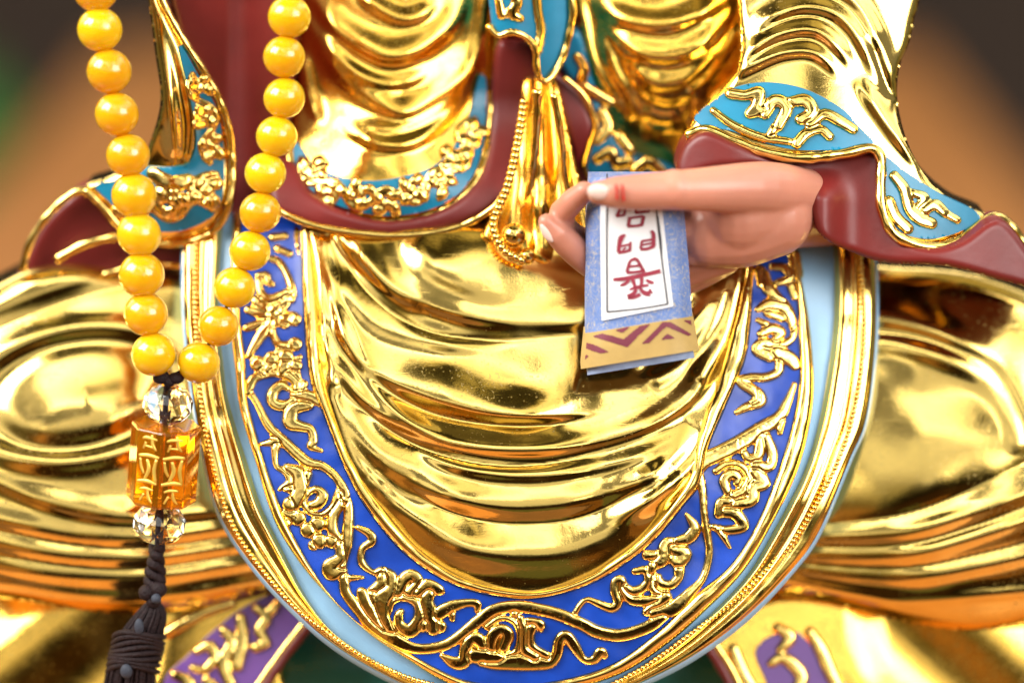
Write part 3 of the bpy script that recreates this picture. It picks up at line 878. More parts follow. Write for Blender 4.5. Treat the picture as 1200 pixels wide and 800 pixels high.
def knee_L(x, y, e):
    d = knee_base(x, y, 60)
    # oval pad with a raised rim on top of the knee
    r = np.sqrt(((x - 92) / 128.0) ** 2 + ((y - 462 + 0.12 * (x - 92)) / 74.0) ** 2)
    d = d + 5 * np.exp(-((r - 1.05) / 0.16) ** 2) - 4.5 * np.exp(-((r - 0.84) / 0.17) ** 2) + 7 * np.exp(-(((x - 72) / 62) ** 2 + ((y - 495) / 42) ** 2)) + 4 * np.exp(-(((x - 135) / 40) ** 2 + ((y - 482) / 34) ** 2))
    d = d + 0.6 * folds(x, y + 6 * vnoise(x, y, 170, 81), KL_FOLDS) * (0.72 + 0.4 * vnoise(x, y, 70, 82))
    return d + 1.5 * vnoise(x, y, 50, 41) + roll(e, 22)


KL_FOLDS = [
    ([(-30, 398), (40, 366), (110, 342), (200, 326)], -8, 10, 10),
    ([(-30, 372), (40, 345), (110, 322), (190, 312)], 6, 16, 8),
    ([(-30, 548), (60, 585), (150, 602), (270, 600)], 8, 18, 8),
    ([(-30, 598), (80, 622), (180, 628), (290, 618)], 7, 12, 7),
    ([(-30, 628), (80, 648), (180, 652), (300, 640)], 6, 9, 6),
    ([(-30, 655), (80, 674), (180, 676), (310, 660)], 7, 10, 6),
    ([(-30, 682), (80, 698), (180, 700), (320, 682)], 6, 8, 5),
    ([(-30, 610), (80, 634), (180, 640), (290, 630)], -5, 4, 4),
    ([(-30, 640), (80, 660), (180, 664), (300, 650)], -5, 4, 4),
    ([(100, 470), (150, 462), (190, 480)], 5, 16, 16),
]
KL_OUT = [(-150, 470), (-110, 400), (-40, 352), (0, 330), (40, 312), (90, 306), (160, 318), (215, 322), (245, 360), (255, 440), (275, 540), (310, 620), (350, 680), (300, 702), (200, 718), (110, 716), (30, 704), (-40, 690), (-110, 640), (-150, 560)]
patch('knee_robe', KL_OUT, knee_L, GOLD, st, res=2.4, skirt=70)

KR_FOLDS = [
    ([(1010, 372), (1060, 376), (1110, 388), (1170, 418), (1205, 480), (1215, 530)], 12, 20, 9),
    ([(1010, 402), (1060, 404), (1110, 416), (1155, 440), (1188, 490), (1196, 530)], 8, 10, 12),
    ([(960, 612), (1060, 600), (1140, 572), (1240, 520)], -9, 14, 10),
    ([(950, 626), (1060, 622), (1140, 600), (1240, 560)], 8, 10, 7),
    ([(940, 646), (1060, 648), (1140, 630), (1240, 592)], 8, 10, 7),
    ([(930, 662), (1060, 676), (1150, 664), (1240, 640)], 7, 10, 7),
    ([(915, 675), (1050, 702), (1150, 698), (1240, 686)], 7, 9, 6),
    ([(945, 636), (1060, 636), (1140, 616), (1240, 578)], -5, 4, 4),
    ([(935, 655), (1060, 663), (1150, 648), (1240, 620)], -5, 4, 4),
]


def knee_R(x, y, e):
    d = knee_base(x, y, 1130)
    d = d + 0.62 * folds(x, y + 6 * vnoise(x, y, 170, 83), KR_FOLDS) * (0.75 + 0.4 * vnoise(x, y, 70, 84))
    return d + 1.5 * vnoise(x, y, 50, 51) + roll(e, 22)


KR_OUT = [(1000, 318), (1060, 312), (1130, 318), (1190, 335), (1240, 360), (1310, 410), (1350, 480), (1350, 580), (1310, 660), (1240, 716), (1150, 738), (1060, 728), (980, 708), (890, 690), (930, 640), (975, 560), (1000, 480), (1008, 400)]
patch('knee_robe', KR_OUT, knee_R, GOLD, st, res=2.4, skirt=70)


# --- hem panels under the knees
def D_hemL(x, y, e=None):
    d = -70 + 0.42 * (y - 690) + 0.05 * x
    d = d + 12 * np.sin((x * 0.8 + y) / 38.0) * smooth((205 - x) / 60)
    return d + (roll(e, 8) if e is not None else 0)


hl = patch('robe_hem', [(-40, 690), (80, 700), (210, 700), (300, 690), (345, 700), (360, 732), (330, 770), (300, 830), (-40, 840)], D_hemL, GOLD_SOFT, st, res=3, skirt=50)
hp = [(210, 838), (192, 800), (215, 772), (255, 735), (286, 712), (322, 696), (346, 706), (356, 728), (328, 764), (295, 812), (285, 838)]
patch('violet_panel', hp, lambda x, y, e: D_hemL(x, y) + 4, PURPLE, hl, res=3, skirt=8)
scroll_mesh('scrollwork', [[(300, 712, 5), (312, 722, 6), (304, 738, 6), (312, 752, 5), (300, 758, 6)], [(326, 704, 4), (316, 716, 6)],
                           [(230, 762, 4), (246, 756, 6), (252, 770, 6), (240, 784, 5), (226, 782, 4)], [(262, 738, 5), (272, 752, 7), (262, 776, 7), (270, 800, 6)],
                           [(205, 790, 5), (222, 800, 7), (214, 822, 6)], [(242, 796, 5), (256, 812, 7), (240, 828, 6)], [(282, 724, 6), (284, 750, 7), (278, 780, 6)],
                           [(190, 742, 5), (214, 730, 6), (240, 716, 6), (270, 706, 6)]], lambda x, y: D_hemL(x, y) + 4, GOLD_CAST, hl, res=1.8)
rope('hem_edge', [(366, 728), (334, 768), (300, 820), (290, 846)], D_hemL, 6, MAROON, hl, lift=2)
rope('hem_edge', [(357, 728), (326, 768), (292, 818), (282, 846)], D_hemL, 4, GOLD_CAST, hl, lift=5)


def D_hemR(x, y, e=None):
    d = -70 + 0.42 * (y - 690) + 0.05 * (1200 - x)
    d = d + 11 * np.sin((x * 0.9 - y) / 40.0) * smooth((x - 985) / 60)
    return d + (roll(e, 8) if e is not None else 0)


hr = patch('robe_hem', [(1240, 705), (1100, 715), (980, 700), (900, 700), (850, 728), (832, 752), (860, 790), (890, 840), (1240, 840)], D_hemR, GOLD_SOFT, st, res=3, skirt=50)
patch('violet_panel', [(886, 762), (908, 744), (936, 742), (960, 766), (986, 796), (1010, 838), (915, 838), (898, 796)], lambda x, y, e: D_hemR(x, y) + 4, PURPLE, hr, res=3, skirt=8)
scroll_mesh('scrollwork', [[(905, 776, 5), (916, 770, 6), (930, 778, 7), (940, 794, 7), (930, 812, 6)], [(912, 735, 5), (926, 746, 7), (915, 760, 5)],
                           [(950, 740, 5), (962, 760, 7), (975, 790, 7), (990, 820, 6)], [(860, 760, 6), (872, 790, 7), (890, 820, 7)]], lambda x, y: D_hemR(x, y) + 4, GOLD_CAST, hr, res=1.8)
rope('hem_edge', [(826, 752), (850, 790), (876, 846)], D_hemR, 6, MAROON, hr, lift=1)
rope('hem_edge', [(836, 750), (860, 788), (886, 846)], D_hemR, 4, GOLD_CAST, hr, lift=5)

# --- teal base
b = P(620, 745, -78)
h = b[2] - TABLE_Z
pv, pf = lathe_geo([(0.0, 0.0), (0.150, 0.0), (0.154, 0.006), (0.150, 0.03), (0.140, 0.04), (0.136, h - 0.035), (0.142, h - 0.028), (0.144, h - 0.012), (0.138, h - 0.003), (0.130, h), (0.0, h + 0.001)], 96, (0, 0, 0), (0, 0, 1))
pv[:, 1] = (np.abs(pv[:, 1]) / 0.15) ** 1.0 * np.sign(pv[:, 1]) * 0.095
plinth.location = (0, b[1] + 0.092, TABLE_Z)
raw('pedestal', pv, pf, DTEAL, plinth)

# --- trunk behind everything (maroon under-robe)
def D_trunk(x, y, e):
    return -290 + 70 * np.sqrt(np.clip(1 - ((x - 600) / 480.0) ** 2, 0, 1)) + roll(e, 40) + 5 * np.sin(x / 27.0 + 0.8 * np.sin(y / 50.0))


patch('under_robe', [(262, -110), (500, -118), (800, -118), (985, -110), (1010, 60), (1020, 180), (1030, 300), (960, 335), (700, 330), (400, 330), (270, 320), (246, 250), (256, 100)], D_trunk, MAROON, st, res=5, skirt=120)


# --- chest robe, left swag
CL_OUT = [(366, -110), (350, 60), (341, 140), (342, 195), (360, 228), (400, 250), (455, 260), (510, 250), (548, 224), (568, 180), (576, 120), (580, 50), (588, -110), (480, -114)]
CL_FOLDS = [([(364, -20), (374, 4), (397, 36), (431, 58), (457, 67), (487, 61), (512, 45), (534, 22), (548, -20)], 12, 20, 8),
            ([(358, 10), (384, 67), (416, 103), (446, 122), (474, 131), (510, 113), (542, 84), (560, 40)], 12, 22, 8),
            ([(420, 146), (460, 150), (500, 136), (532, 110), (556, 78)], 6, 9, 6),
            ([(392, 140), (420, 158), (452, 170), (490, 164), (528, 130), (562, 70)], 8, 14, 7),
            ([(415, -12), (440, 8), (470, 22), (496, 16), (516, -8)], 8, 12, 7),
            ([(374, 30), (402, 74), (440, 96), (478, 96), (516, 72)], 5, 9, 6),
            ([(572, -30), (566, 20), (556, 70), (536, 116)], 7, 7, 7), ([(352, 60), (362, 110), (378, 150)], 6, 8, 8)]


def D_cl(x, y, e=None):
    d = -200 + 55 * np.exp(-(((x - 455) / 95) ** 2 + ((y - 110) / 150) ** 2))
    d = d + folds(x, y, [q + (1,) for q in CL_FOLDS]) * smooth((200 - y) / 30) + 84 * smooth((y - 100) / 150)
    return d + (roll(e, 12) if e is not None else 0)


cl = patch('chest_robe', CL_OUT, D_cl, GOLD_SOFT, st, res=3, skirt=60)
CL_BAND = [(346, 165), (372, 196), (420, 212), (470, 208), (515, 190), (545, 150), (562, 90), (570, 100), (566, 170), (546, 218), (508, 244), (455, 253), (402, 243), (364, 222), (347, 195)]
patch('turquoise_band', CL_BAND, lambda x, y, e: D_cl(x, y) + 4, TEAL, cl, res=3, skirt=10)
scroll_mesh('scrollwork', curls([(352, 190), (385, 222), (440, 234), (495, 222), (535, 190), (556, 140)], 40, 30, 5, 4.8) , lambda x, y: D_cl(x, y) + 4, GOLD_CAST, cl, res=1.8)
rope('rim', [(340, 150), (341, 195), (360, 229), (400, 251), (455, 261), (510, 251), (549, 225), (570, 180), (578, 120), (583, 50), (590, -110)], D_cl, 6, GOLD_CAST, cl, lift=1)
rope('waist_cord', [(322, 245), (360, 262), (410, 272), (470, 276), (530, 268), (575, 246), (598, 215)], -76, 4.5, GOLD_CAST, cl)
# dark red turned-back lining below the swag
patch('robe_lining', [(318, 190), (345, 190), (365, 225), (405, 248), (455, 258), (512, 248), (550, 222), (570, 180), (580, 60), (600, 48), (628, 56), (636, 110), (616, 180), (600, 220), (570, 250), (520, 272), (460, 280), (400, 276), (350, 262), (318, 240)],
      lambda x, y, e: -172 + 90 * smooth((y - 110) / 150) + roll(e, 10), MAROON, cl, res=3, skirt=40)


# --- centre flap (turquoise with gold rim, curling over a dark red hollow)
def D_flap(x, y, e=None):
    return -140 + 14 * np.cos((x - 600) / 22.0) + 0.1 * y + (roll(e, 6) if e is not None else 0)


fl = patch('collar_flap', [(572, -110), (655, -110), (668, 0), (664, 50), (650, 80), (634, 96), (626, 78), (624, 56), (606, 42), (586, 44), (576, 30)], D_flap, TEAL, st, res=2.5, skirt=30)
scroll_mesh('scrollwork', [[(596, -12, 4), (606, 2, 6), (600, 16, 6), (610, 22, 4)], [(628, -20, 5), (630, 10, 5), (634, 36, 5), (630, 60, 5)], [(584, 0, 4), (588, 18, 5)]], D_flap, GOLD_CAST, fl, res=1.8)
rope('rim', [(572, 30), (584, 42), (600, 38), (616, 44), (627, 58), (629, 80), (634, 95), (646, 90), (660, 66), (669, 30), (670, 0), (656, -110)], D_flap, 4.5, GOLD_CAST, fl, lift=2)


# --- hanging gold knot at the waist
def D_knot(x, y, e):
    w = (x - 632) / (30 + 0.22 * (y - 100))
    return -132 + 0.36 * (y - 100) + 9 * np.cos(w * 7.0) + roll(e, 12) + 2.5 * np.sin(y / 9.0) * smooth((y - 150) / 60) * np.exp(-(w / .35) ** 2)


kn = patch('waist_knot', [(616, 92), (648, 92), (662, 140), (676, 200), (690, 250), (700, 300), (660, 318), (600, 300), (562, 280), (582, 240), (600, 190), (610, 140)], D_knot, GOLD_SOFT, st, res=2.5, skirt=40)
gs = [sphere_geo(P(x, y, -112 + 0.40 * (y - 100)), 5.5 * S, 12, 8) for x, y in cr([(614, 120), (606, 170), (594, 220), (578, 262), (590, 292), (612, 305)], 30)]
gs += [sphere_geo(P(602, 276, -48), 15 * S, 18, 12), sphere_geo(P(618, 300, -52), 10 * S, 16, 10), sphere_geo(P(600, 302, -55), 8 * S, 14, 10)]
v, f = merge(gs)
raw('bead_string', v, f, GOLD_CAST, kn)
rope('fold', [(630, 105), (628, 160), (622, 215), (616, 262)], D_knot(np.array(630.), np.array(180.), np.array(30.)), 6, GOLD_CAST, kn, lift=4)
rope('fold', [(648, 110), (658, 165), (664, 215), (684, 262)], D_knot(np.array(640.), np.array(180.), np.array(30.)), 4.5, GOLD_CAST, kn, lift=4)


# --- chest robe, right swag with its dark red edge
def D_cr(x, y, e=None):
    d = -215 + 60 * np.exp(-(((x - 800) / 110) ** 2 + ((y - 70) / 130) ** 2))
    d = d + folds(x, y, [q + (1,) for q in CR_FOLDS])
    return d + (roll(e, 10) if e is not None else 0)


CR_FOLDS = [([(690, -10), (715, 15), (757, 29), (797, 26), (840, 4), (860, -20)], 10, 16, 8),
            ([(704, 20), (738, 56), (780, 68), (816, 56), (848, 26), (872, -6)], 12, 20, 8),
            ([(726, 60), (755, 90), (780, 99), (812, 86), (858, 34)], 11, 18, 8), ([(734, 90), (769, 113), (797, 113), (832, 88)], 8, 14, 7),
            ([(750, 128), (775, 142), (800, 136)], 6, 12, 9),
            ([(680, -20), (682, 17), (694, 70), (721, 118), (750, 160)], 8, 7, 7), ([(704, 30), (718, 80), (741, 120), (756, 160)], 8, 8, 8),
            ([(880, 10), (846, 70), (812, 115), (790, 160)], 8, 9, 9), ([(896, 20), (862, 76), (826, 118), (806, 160)], 7, 8, 8)]


c2 = patch('chest_robe', [(676, -110), (905, -110), (900, 40), (868, 90), (830, 130), (806, 165), (796, 205), (750, 215), (715, 175), (700, 120), (684, 60)], D_cr, GOLD_SOFT, st, res=3, skirt=60)


def D_tr(x, y, e=None):
    return -172 + 8 * np.sin(y / 24.0) + (roll(e, 8) if e is not None else 0)


patch('turquoise_band', [(650, 60), (664, 40), (680, 40), (694, 90), (712, 140), (738, 178), (786, 195), (790, 212), (700, 214), (684, 190), (696, 150), (684, 110), (664, 90)], D_tr, TEAL, c2, res=2.5, skirt=30)
scroll_mesh('scrollwork', [[(676, 66, 4), (684, 80, 5), (682, 100, 6), (700, 112, 6), (716, 120, 5)], [(706, 132, 6), (712, 150, 7), (700, 164, 6)], [(700, 186, 6), (716, 178, 6), (722, 192, 6), (736, 190, 6)], [(745, 200, 6), (760, 190, 6), (775, 202, 6)], [(726, 160, 6), (738, 176, 6)]], D_tr, GOLD_CAST, c2, res=1.8)
patch('robe_lining', [(644, 84), (662, 92), (682, 112), (696, 145), (690, 172), (684, 196), (690, 212), (676, 214), (668, 170), (656, 128)], lambda x, y, e: -156 + 6 * np.sin(y / 20.0) + roll(e, 8), MAROON, c2, res=2.5, skirt=30)
rope('rim', [(660, 90), (684, 112), (698, 146), (691, 172), (685, 196), (692, 214)], -152, 3.5, GOLD_CAST, c2)


# --- left sleeve
def D_sl(x, y, e=None):
    d = -120 + 26 * np.exp(-(((x - 205) / 36) ** 2 + ((y - 130) / 90) ** 2)) + 22 * np.exp(-(((x - 215) / 70) ** 2 + ((y - 240) / 40) ** 2)) + 0.04 * (y - 100)
    d = d + folds(x, y, [([(176, -20), (192, 60), (200, 130), (206, 185)], 10, 9, 9), ([(190, 10), (214, 80), (226, 140), (222, 190)], 7, 7, 7)]) * smooth((215 - y) / 30)
    return d + (roll(e, 8) if e is not None else 0)


sl = patch('sleeve', [(160, -110), (184, -10), (208, 38), (236, 85), (256, 122), (267, 165), (269, 215), (261, 250), (243, 272), (212, 282), (178, 281), (148, 268), (124, 242), (100, 218), (130, 206), (164, 186), (178, 160), (188, 115), (180, 50)], D_sl, GOLD, st, res=2.5, skirt=50)
patch('turquoise_band', [(210, 52), (234, 92), (254, 130), (262, 180), (262, 220), (250, 252), (214, 270), (176, 270), (150, 258), (128, 236), (112, 218), (140, 210), (170, 196), (200, 196), (222, 190), (230, 160), (222, 110)], lambda x, y, e: D_sl(x, y) + 3, TEAL, sl, res=2.5, skirt=8)
scroll_mesh('scrollwork', curls([(226, 88), (244, 140), (246, 190)], 34, 28, 8, 4.6) + curls([(252, 205), (226, 234), (180, 242), (138, 226)], 48, 34, 11, 6.2) + [[(180, 205, 8), (200, 215, 9), (220, 212, 8)]], lambda x, y: D_sl(x, y) + 3, GOLD_CAST, sl, res=1.8)
rope('rim', [(184, -30), (190, 0), (212, 42), (240, 86), (259, 122), (270, 165), (272, 216), (264, 252), (245, 275), (212, 285), (178, 284), (146, 270), (122, 244), (100, 222)], D_sl, 5, GOLD_CAST, sl, lift=1)
patch('sleeve_lining', [(196, -110), (350, -110), (344, 80), (336, 180), (340, 240), (322, 272), (276, 286), (252, 292), (216, 312), (120, 330), (24, 330), (28, 306), (50, 262), (78, 234), (100, 222), (124, 246), (150, 272), (200, 284), (246, 270), (262, 240), (266, 170), (236, 90), (206, 30)],
      lambda x, y, e: -146 + 10 * np.sin(x / 17.0) * smooth((x - 255) / 25) + roll(e, 8), MAROON, sl, res=3, skirt=60)
rope('rim', [(26, 318), (34, 288), (52, 258), (78, 232), (98, 224), (118, 240), (148, 272)], -132, 5, GOLD_CAST, sl)
rope('rim', [(66, 304), (100, 286), (140, 278), (176, 282)], -128, 5.5, GOLD_CAST, sl)
rope('rim', [(120, 322), (170, 310), (216, 312)], -130, 4, GOLD_CAST, sl)


# --- right sleeve
SR_FOLDS = [([(858, 84), (880, 60), (915, 40), (955, 36), (985, 60), (1004, 92)], 10, 12, 7), ([(852, 96), (880, 78), (920, 62), (958, 64), (990, 96)], 8, 10, 6),
            ([(872, 48), (905, 20), (945, 8), (985, 20), (1015, 60), (1040, 120)], 9, 12, 8), ([(900, -10), (950, -22), (1000, 0), (1030, 50), (1052, 120)], 8, 10, 9),
            ([(1005, 90), (1030, 130), (1060, 170), (1100, 214)], 8, 10, 8), ([(1020, 40), (1040, 100), (1066, 160)], -9, 12, 12)]


def D_sr(x, y, e=None):
    d = -100 + 0.44 * (y - 20) - 22 * ((x - 930) / 130.0) ** 2
    d = d + folds(x, y, [q + (1,) for q in SR_FOLDS])
    return d + (roll(e, 10) if e is not None else 0)


sr = patch('sleeve', [(880, -110), (1084, -110), (1070, 30), (1054, 80), (1052, 120), (1064, 168), (1086, 206), (1118, 234), (1156, 252), (1136, 272), (1088, 288), (1046, 276), (1030, 240), (1030, 188), (1010, 178), (940, 184), (880, 176), (836, 158), (806, 156), (820, 130), (850, 100), (868, 60)], D_sr, GOLD, st, res=2.5, skirt=50)
SRB = [(814, 142), (838, 118), (864, 102), (902, 97), (944, 105), (986, 127), (1006, 148), (1024, 168), (996, 174), (940, 176), (898, 168), (858, 154)]
patch('turquoise_band', SRB, lambda x, y, e: D_sr(x, y) + 3, TEAL, sr, res=2.5, skirt=8)
patch('turquoise_band', [(1036, 184), (1062, 202), (1100, 226), (1148, 252), (1128, 270), (1088, 280), (1052, 270), (1037, 246), (1034, 214)], lambda x, y, e: D_sr(x, y) + 3, TEAL, sr, res=2.5, skirt=8)
scroll_mesh('scrollwork', [[(856, 110, 6), (874, 112, 6), (890, 108, 6), (886, 124, 6), (878, 134, 5), (898, 128, 6)], [(896, 134, 6), (908, 118, 7), (922, 126, 7), (912, 148, 6)], [(926, 120, 6), (944, 118, 7), (952, 132, 7), (938, 140, 6)], [(950, 146, 6), (966, 134, 6), (984, 142, 6), (1000, 152, 5)], [(934, 168, 6), (946, 156, 6), (962, 152, 5), (972, 160, 5)],
                           [(836, 130, 4), (858, 146, 4.5), (890, 160, 4.5), (925, 166, 4)], [(908, 150, 5), (900, 162, 4)],
                           [(1048, 206, 5), (1060, 222, 6), (1066, 244, 6), (1078, 256, 7), (1092, 262, 6)], [(1084, 246, 6), (1096, 240, 6), (1108, 250, 5)], [(1042, 236, 6), (1050, 254, 6), (1064, 268, 6)], [(1070, 226, 4), (1084, 232, 5), (1076, 242, 4)], [(1108, 250, 4), (1122, 258, 4)]], lambda x, y: D_sr(x, y) + 3, GOLD_CAST, sr, res=1.6)
rope('rim', [(804, 160), (826, 152), (858, 164), (896, 178), (940, 185), (990, 180), (1020, 174), (1032, 186), (1032, 214), (1034, 246), (1050, 276), (1088, 290), (1124, 282), (1156, 258), (1176, 258), (1200, 286), (1216, 310)], D_sr, 6.5, GOLD, sr, lift=3)


def D_srl(x, y, e):
    return -46 + 0.26 * (y - 150) + 14 * np.sin((x - 800) / 38.0) + 30 * np.exp(-((x - 965) / 24.0) ** 2) * smooth((y - 195) / 40) + roll(e, 9)


patch('sleeve_lining', [(796, 206), (800, 172), (826, 154), (858, 166), (896, 180), (940, 187), (1024, 178), (1034, 214), (1036, 250), (1052, 278), (1090, 291), (1126, 283), (1160, 260), (1180, 262), (1206, 296), (1230, 340), (1180, 330), (1110, 312), (1040, 308), (1000, 296), (962, 276), (945, 240), (905, 200), (850, 195)], D_srl, MAROON, sr, res=2.5, skirt=50)


# ------------------------------------------------------------------ hand
def chain(pts, n=16):
    c = cr(pts, n)
    v, f = tube_geo(P(c[:, 0], c[:, 1], c[:, 2]), c[:, 3] * S, seg=18)
    a = sphere_geo(P(*c[0, :3]), c[0, 3] * S, 18, 12); b = sphere_geo(P(*c[-1, :3]), c[-1, 3] * S, 18, 12)
    return [(v, f), a, b]


def remeshed(name, geos, voxel, mat_, parent, smooth_it=6):
    v, f = merge(geos)
    o = raw(name, v, f, mat_, parent)
    m = o.modifiers.new('remesh', 'REMESH'); m.mode = 'VOXEL'; m.voxel_size = voxel; m.use_smooth_shade = True
    m2 = o.modifiers.new('smooth', 'SMOOTH'); m2.iterations = smooth_it; m2.factor = 0.5
    dg = bpy.context.evaluated_depsgraph_get()
    me = bpy.data.meshes.new_from_object(o.evaluated_get(dg))
    o.modifiers.clear()
    old = o.data
    o.data = me
    me.name = name
    if not me.materials:
        me.materials.append(mat_)
    bpy.data.meshes.remove(old)
    return o


hg = []
hg += chain([(1010, 250, -150, 40), (958, 246, -96, 44), (905, 246, -34, 48), (865, 252, -4, 46)])                         # wrist and heel
hg += chain([(905, 254, -26, 48), (868, 268, -16, 46), (834, 272, -16, 42)])                                             # palm
hg += chain([(940, 226, -40, 30), (905, 222, -2, 32), (880, 221, 18, 31), (830, 222, 46, 26), (790, 223, 58, 23), (750, 225, 64, 21), (715, 226, 64, 18), (702, 226, 63, 14)])   # thumb
hg += chain([(866, 264, -12, 27), (806, 276, -34, 22), (738, 290, -50, 19), (686, 284, -30, 16), (660, 266, -4, 15.5), (657, 252, 10, 15.5), (671, 236, 26, 15), (685, 224, 36, 12)])      # index, bent towards the thumb
hg += chain([(862, 284, -16, 27), (800, 306, -34, 22), (736, 326, -34, 19), (694, 309, -8, 18), (664, 284, 14, 17), (648, 268, 24, 14), (640, 260, 26, 10)])     # middle
hg += chain([(850, 298, -26, 23), (800, 320, -44, 20), (738, 340, -46, 18), (704, 330, -34, 15)])
hg += chain([(850, 304, -36, 19), (806, 330, -54, 16), (752, 346, -58, 14)])
hg += [sphere_geo(P(806, 270, -2), 17 * S, 16, 12), sphere_geo(P(812, 296, -8), 16 * S, 16, 12), sphere_geo(P(790, 222, 60), 23.5 * S, 16, 12)]
hand = remeshed('hand', hg, 2.4 * S, SKIN, st, 10)


def nail(cx, cy, d, w, h, rot):
    n = 14
    a = np.linspace(0, 2 * math.pi, 40, endpoint=False)
    g = [sphere_geo((0, 0, 0), 1, 20, 12)]
    v = g[0][0].copy()
    ca, sa = math.cos(rot), math.sin(rot)
    lx, lz, ly = v[:, 0] * w, v[:, 2] * h, v[:, 1] * 4
    ly = -np.sign(v[:, 1]) * np.abs(v[:, 1]) ** .7 * 3.5
    bow = -0.35 * (lz / h) ** 2 * h * .6
    return raw('fingernail', P(cx + lx * ca - lz * sa, cy + lx * sa + lz * ca, d + ly + bow), g[0][1], NAIL, hand)


nail(701, 225, 78, 13, 9.5, 0.05)
nail(641, 273, 32, 13, 5.5, 1.0)
for k, (x, dx) in enumerate([(722, 0), (729, 1)]):
    rope('red_line', [(x, 216), (x + 1, 224), (x + dx + 1, 234 + k * 2)], 86.2 if k == 0 else 86.6, 1.5, RED, hand, n=8)

# ------------------------------------------------------------------ sutra scroll in the hand
bk = thing('sutra_scroll', 'blue brocade sutra book with white title strip and zigzag end held under the thumb', 'book', tuple(P(752, 330, 40)))


def loc_bk(v):
    return np.asarray(v) - np.array(bk.location)


BL = np.array([(690, 208), (687, 258), (686, 330), (686, 389), (682, 432)], float)
BR = np.array([(797, 208), (802, 251), (808, 320), (811, 369), (818, 410)], float)


def bk_uv(u, v):
    g = np.array([-1, 0, .25, .5, .75, 1, 2.0])
    ext = lambda A, k: np.concatenate([[A[0, k] - 4 * (A[1, k] - A[0, k])], A[:, k], [A[-1, k] + 4 * (A[-1, k] - A[-2, k])]])
    L_ = np.stack([np.interp(v, g, ext(BL, k)) for k in (0, 1)], -1)
    R_ = np.stack([np.interp(v, g, ext(BR, k)) for k in (0, 1)], -1)
    return L_ * (1 - u[..., None]) + R_ * u[..., None]


def bk_d(u, v):
    return 34 + 34 * v - 24 * np.clip(np.abs(u - 0.5) * 2, 0, 1) ** 5 - 130 * np.clip(0.2 - v, 0, 1) + 2.0 * np.sin(v * 9 + u * 2)


def bk_part(name, u0, u1, v0, v1, lift, mat_, back=None, n=24):
    us, vs = np.meshgrid(np.linspace(u0, u1, n), np.linspace(v0, v1, n))
    q = bk_uv(us, vs)
    fr = P(q[..., 0], q[..., 1], bk_d(us, vs) + lift).reshape(-1, 3)
    f = [(j * n + i, (j + 1) * n + i, (j + 1) * n + i + 1, j * n + i + 1) for j in range(n - 1) for i in range(n - 1)]
    v, f = with_skirt(fr, f, back if back else 3)
    if back:   # back cover
        k = len(v)
        bkv = fr + np.array([0, back * S, 0])
        v = np.vstack([v, bkv])
        f = f + [tuple(k + i for i in q2[::-1]) for q2 in f[:(n - 1) * (n - 1)]]
    return raw(name, loc_bk(v), f, mat_, bk)


bk_part('cover', 0, 1, 0, 0.86, 0, BROCADE, back=34)
zb = bk_part('end_band', -0.01, 1.01, 0.76, 1.0, 1.2, BANDGOLD, back=33)
bk_part('page_block', 0.05, 0.96, 0.80, 1.05, -7, PAGES, back=24)


def find_uv(x, y):
    """Position on the cover for a drawing coordinate."""
    u, v = 0.5, 0.5
    for _ in range(30):
        q = bk_uv(np.array(u), np.array(v))
        qu = bk_uv(np.array(u + 1e-3), np.array(v)); qv = bk_uv(np.array(u), np.array(v + 1e-3))
        J = np.stack([(qu - q) / 1e-3, (qv - q) / 1e-3], -1)
        s = np.linalg.solve(J, np.array([x, y]) - q)
        u += s[0]; v += s[1]
        v = min(max(v, -0.4), 1.4)
    return u, v


def bk_quad(name, corners, lift, mat_, parent, n=16):
    c = np.array([find_uv(*p) for p in corners])
    a, b = np.meshgrid(np.linspace(0, 1, n), np.linspace(0, 1, n))
    uv = (c[0] * (1 - a[..., None]) + c[1] * a[..., None]) * (1 - b[..., None]) + (c[3] * (1 - a[..., None]) + c[2] * a[..., None]) * b[..., None]
    q = bk_uv(uv[..., 0], uv[..., 1])
    fr = P(q[..., 0], q[..., 1], bk_d(uv[..., 0], uv[..., 1]) + lift).reshape(-1, 3)
    f = [(j * n + i, (j + 1) * n + i, (j + 1) * n + i + 1, j * n + i + 1) for j in range(n - 1) for i in range(n - 1)]
    v, f = with_skirt(fr, f, 1.5)
    return raw(name, loc_bk(v), f, mat_, parent)


def bk_stroke(pts, lift):
    """Brush stroke (x, y, half-width) laid on the cover."""
    p = cr(pts, max(6, int(np.linalg.norm(np.diff(np.asarray(pts, float)[:, :2], axis=0), axis=1).sum() / 1.5)))
    t = np.gradient(p[:, :2], axis=0); t /= np.linalg.norm(t, axis=1)[:, None] + 1e-9
    nn = np.stack([-t[:, 1], t[:, 0]], -1)
    v = []
    for k in range(len(p)):
        for sgn in (-1, 0, 1):
            x, y = p[k, :2] + nn[k] * p[k, 2] * sgn
            u, w = find_uv(x, y)
            v.append(P(x, y, bk_d(np.array(u), np.array(w)) + lift))
    f = [(k * 3 + j, k * 3 + j + 1, k * 3 + 4 + j, k * 3 + 3 + j) for k in range(len(p) - 1) for j in (0, 1)]
    return np.array(v), f


Z = lambda X, Y: (600 + X / 2.963, 180 + Y / 2.963)


def zs(*pts):
    return [(*Z(a, b), w) for a, b, w in pts]


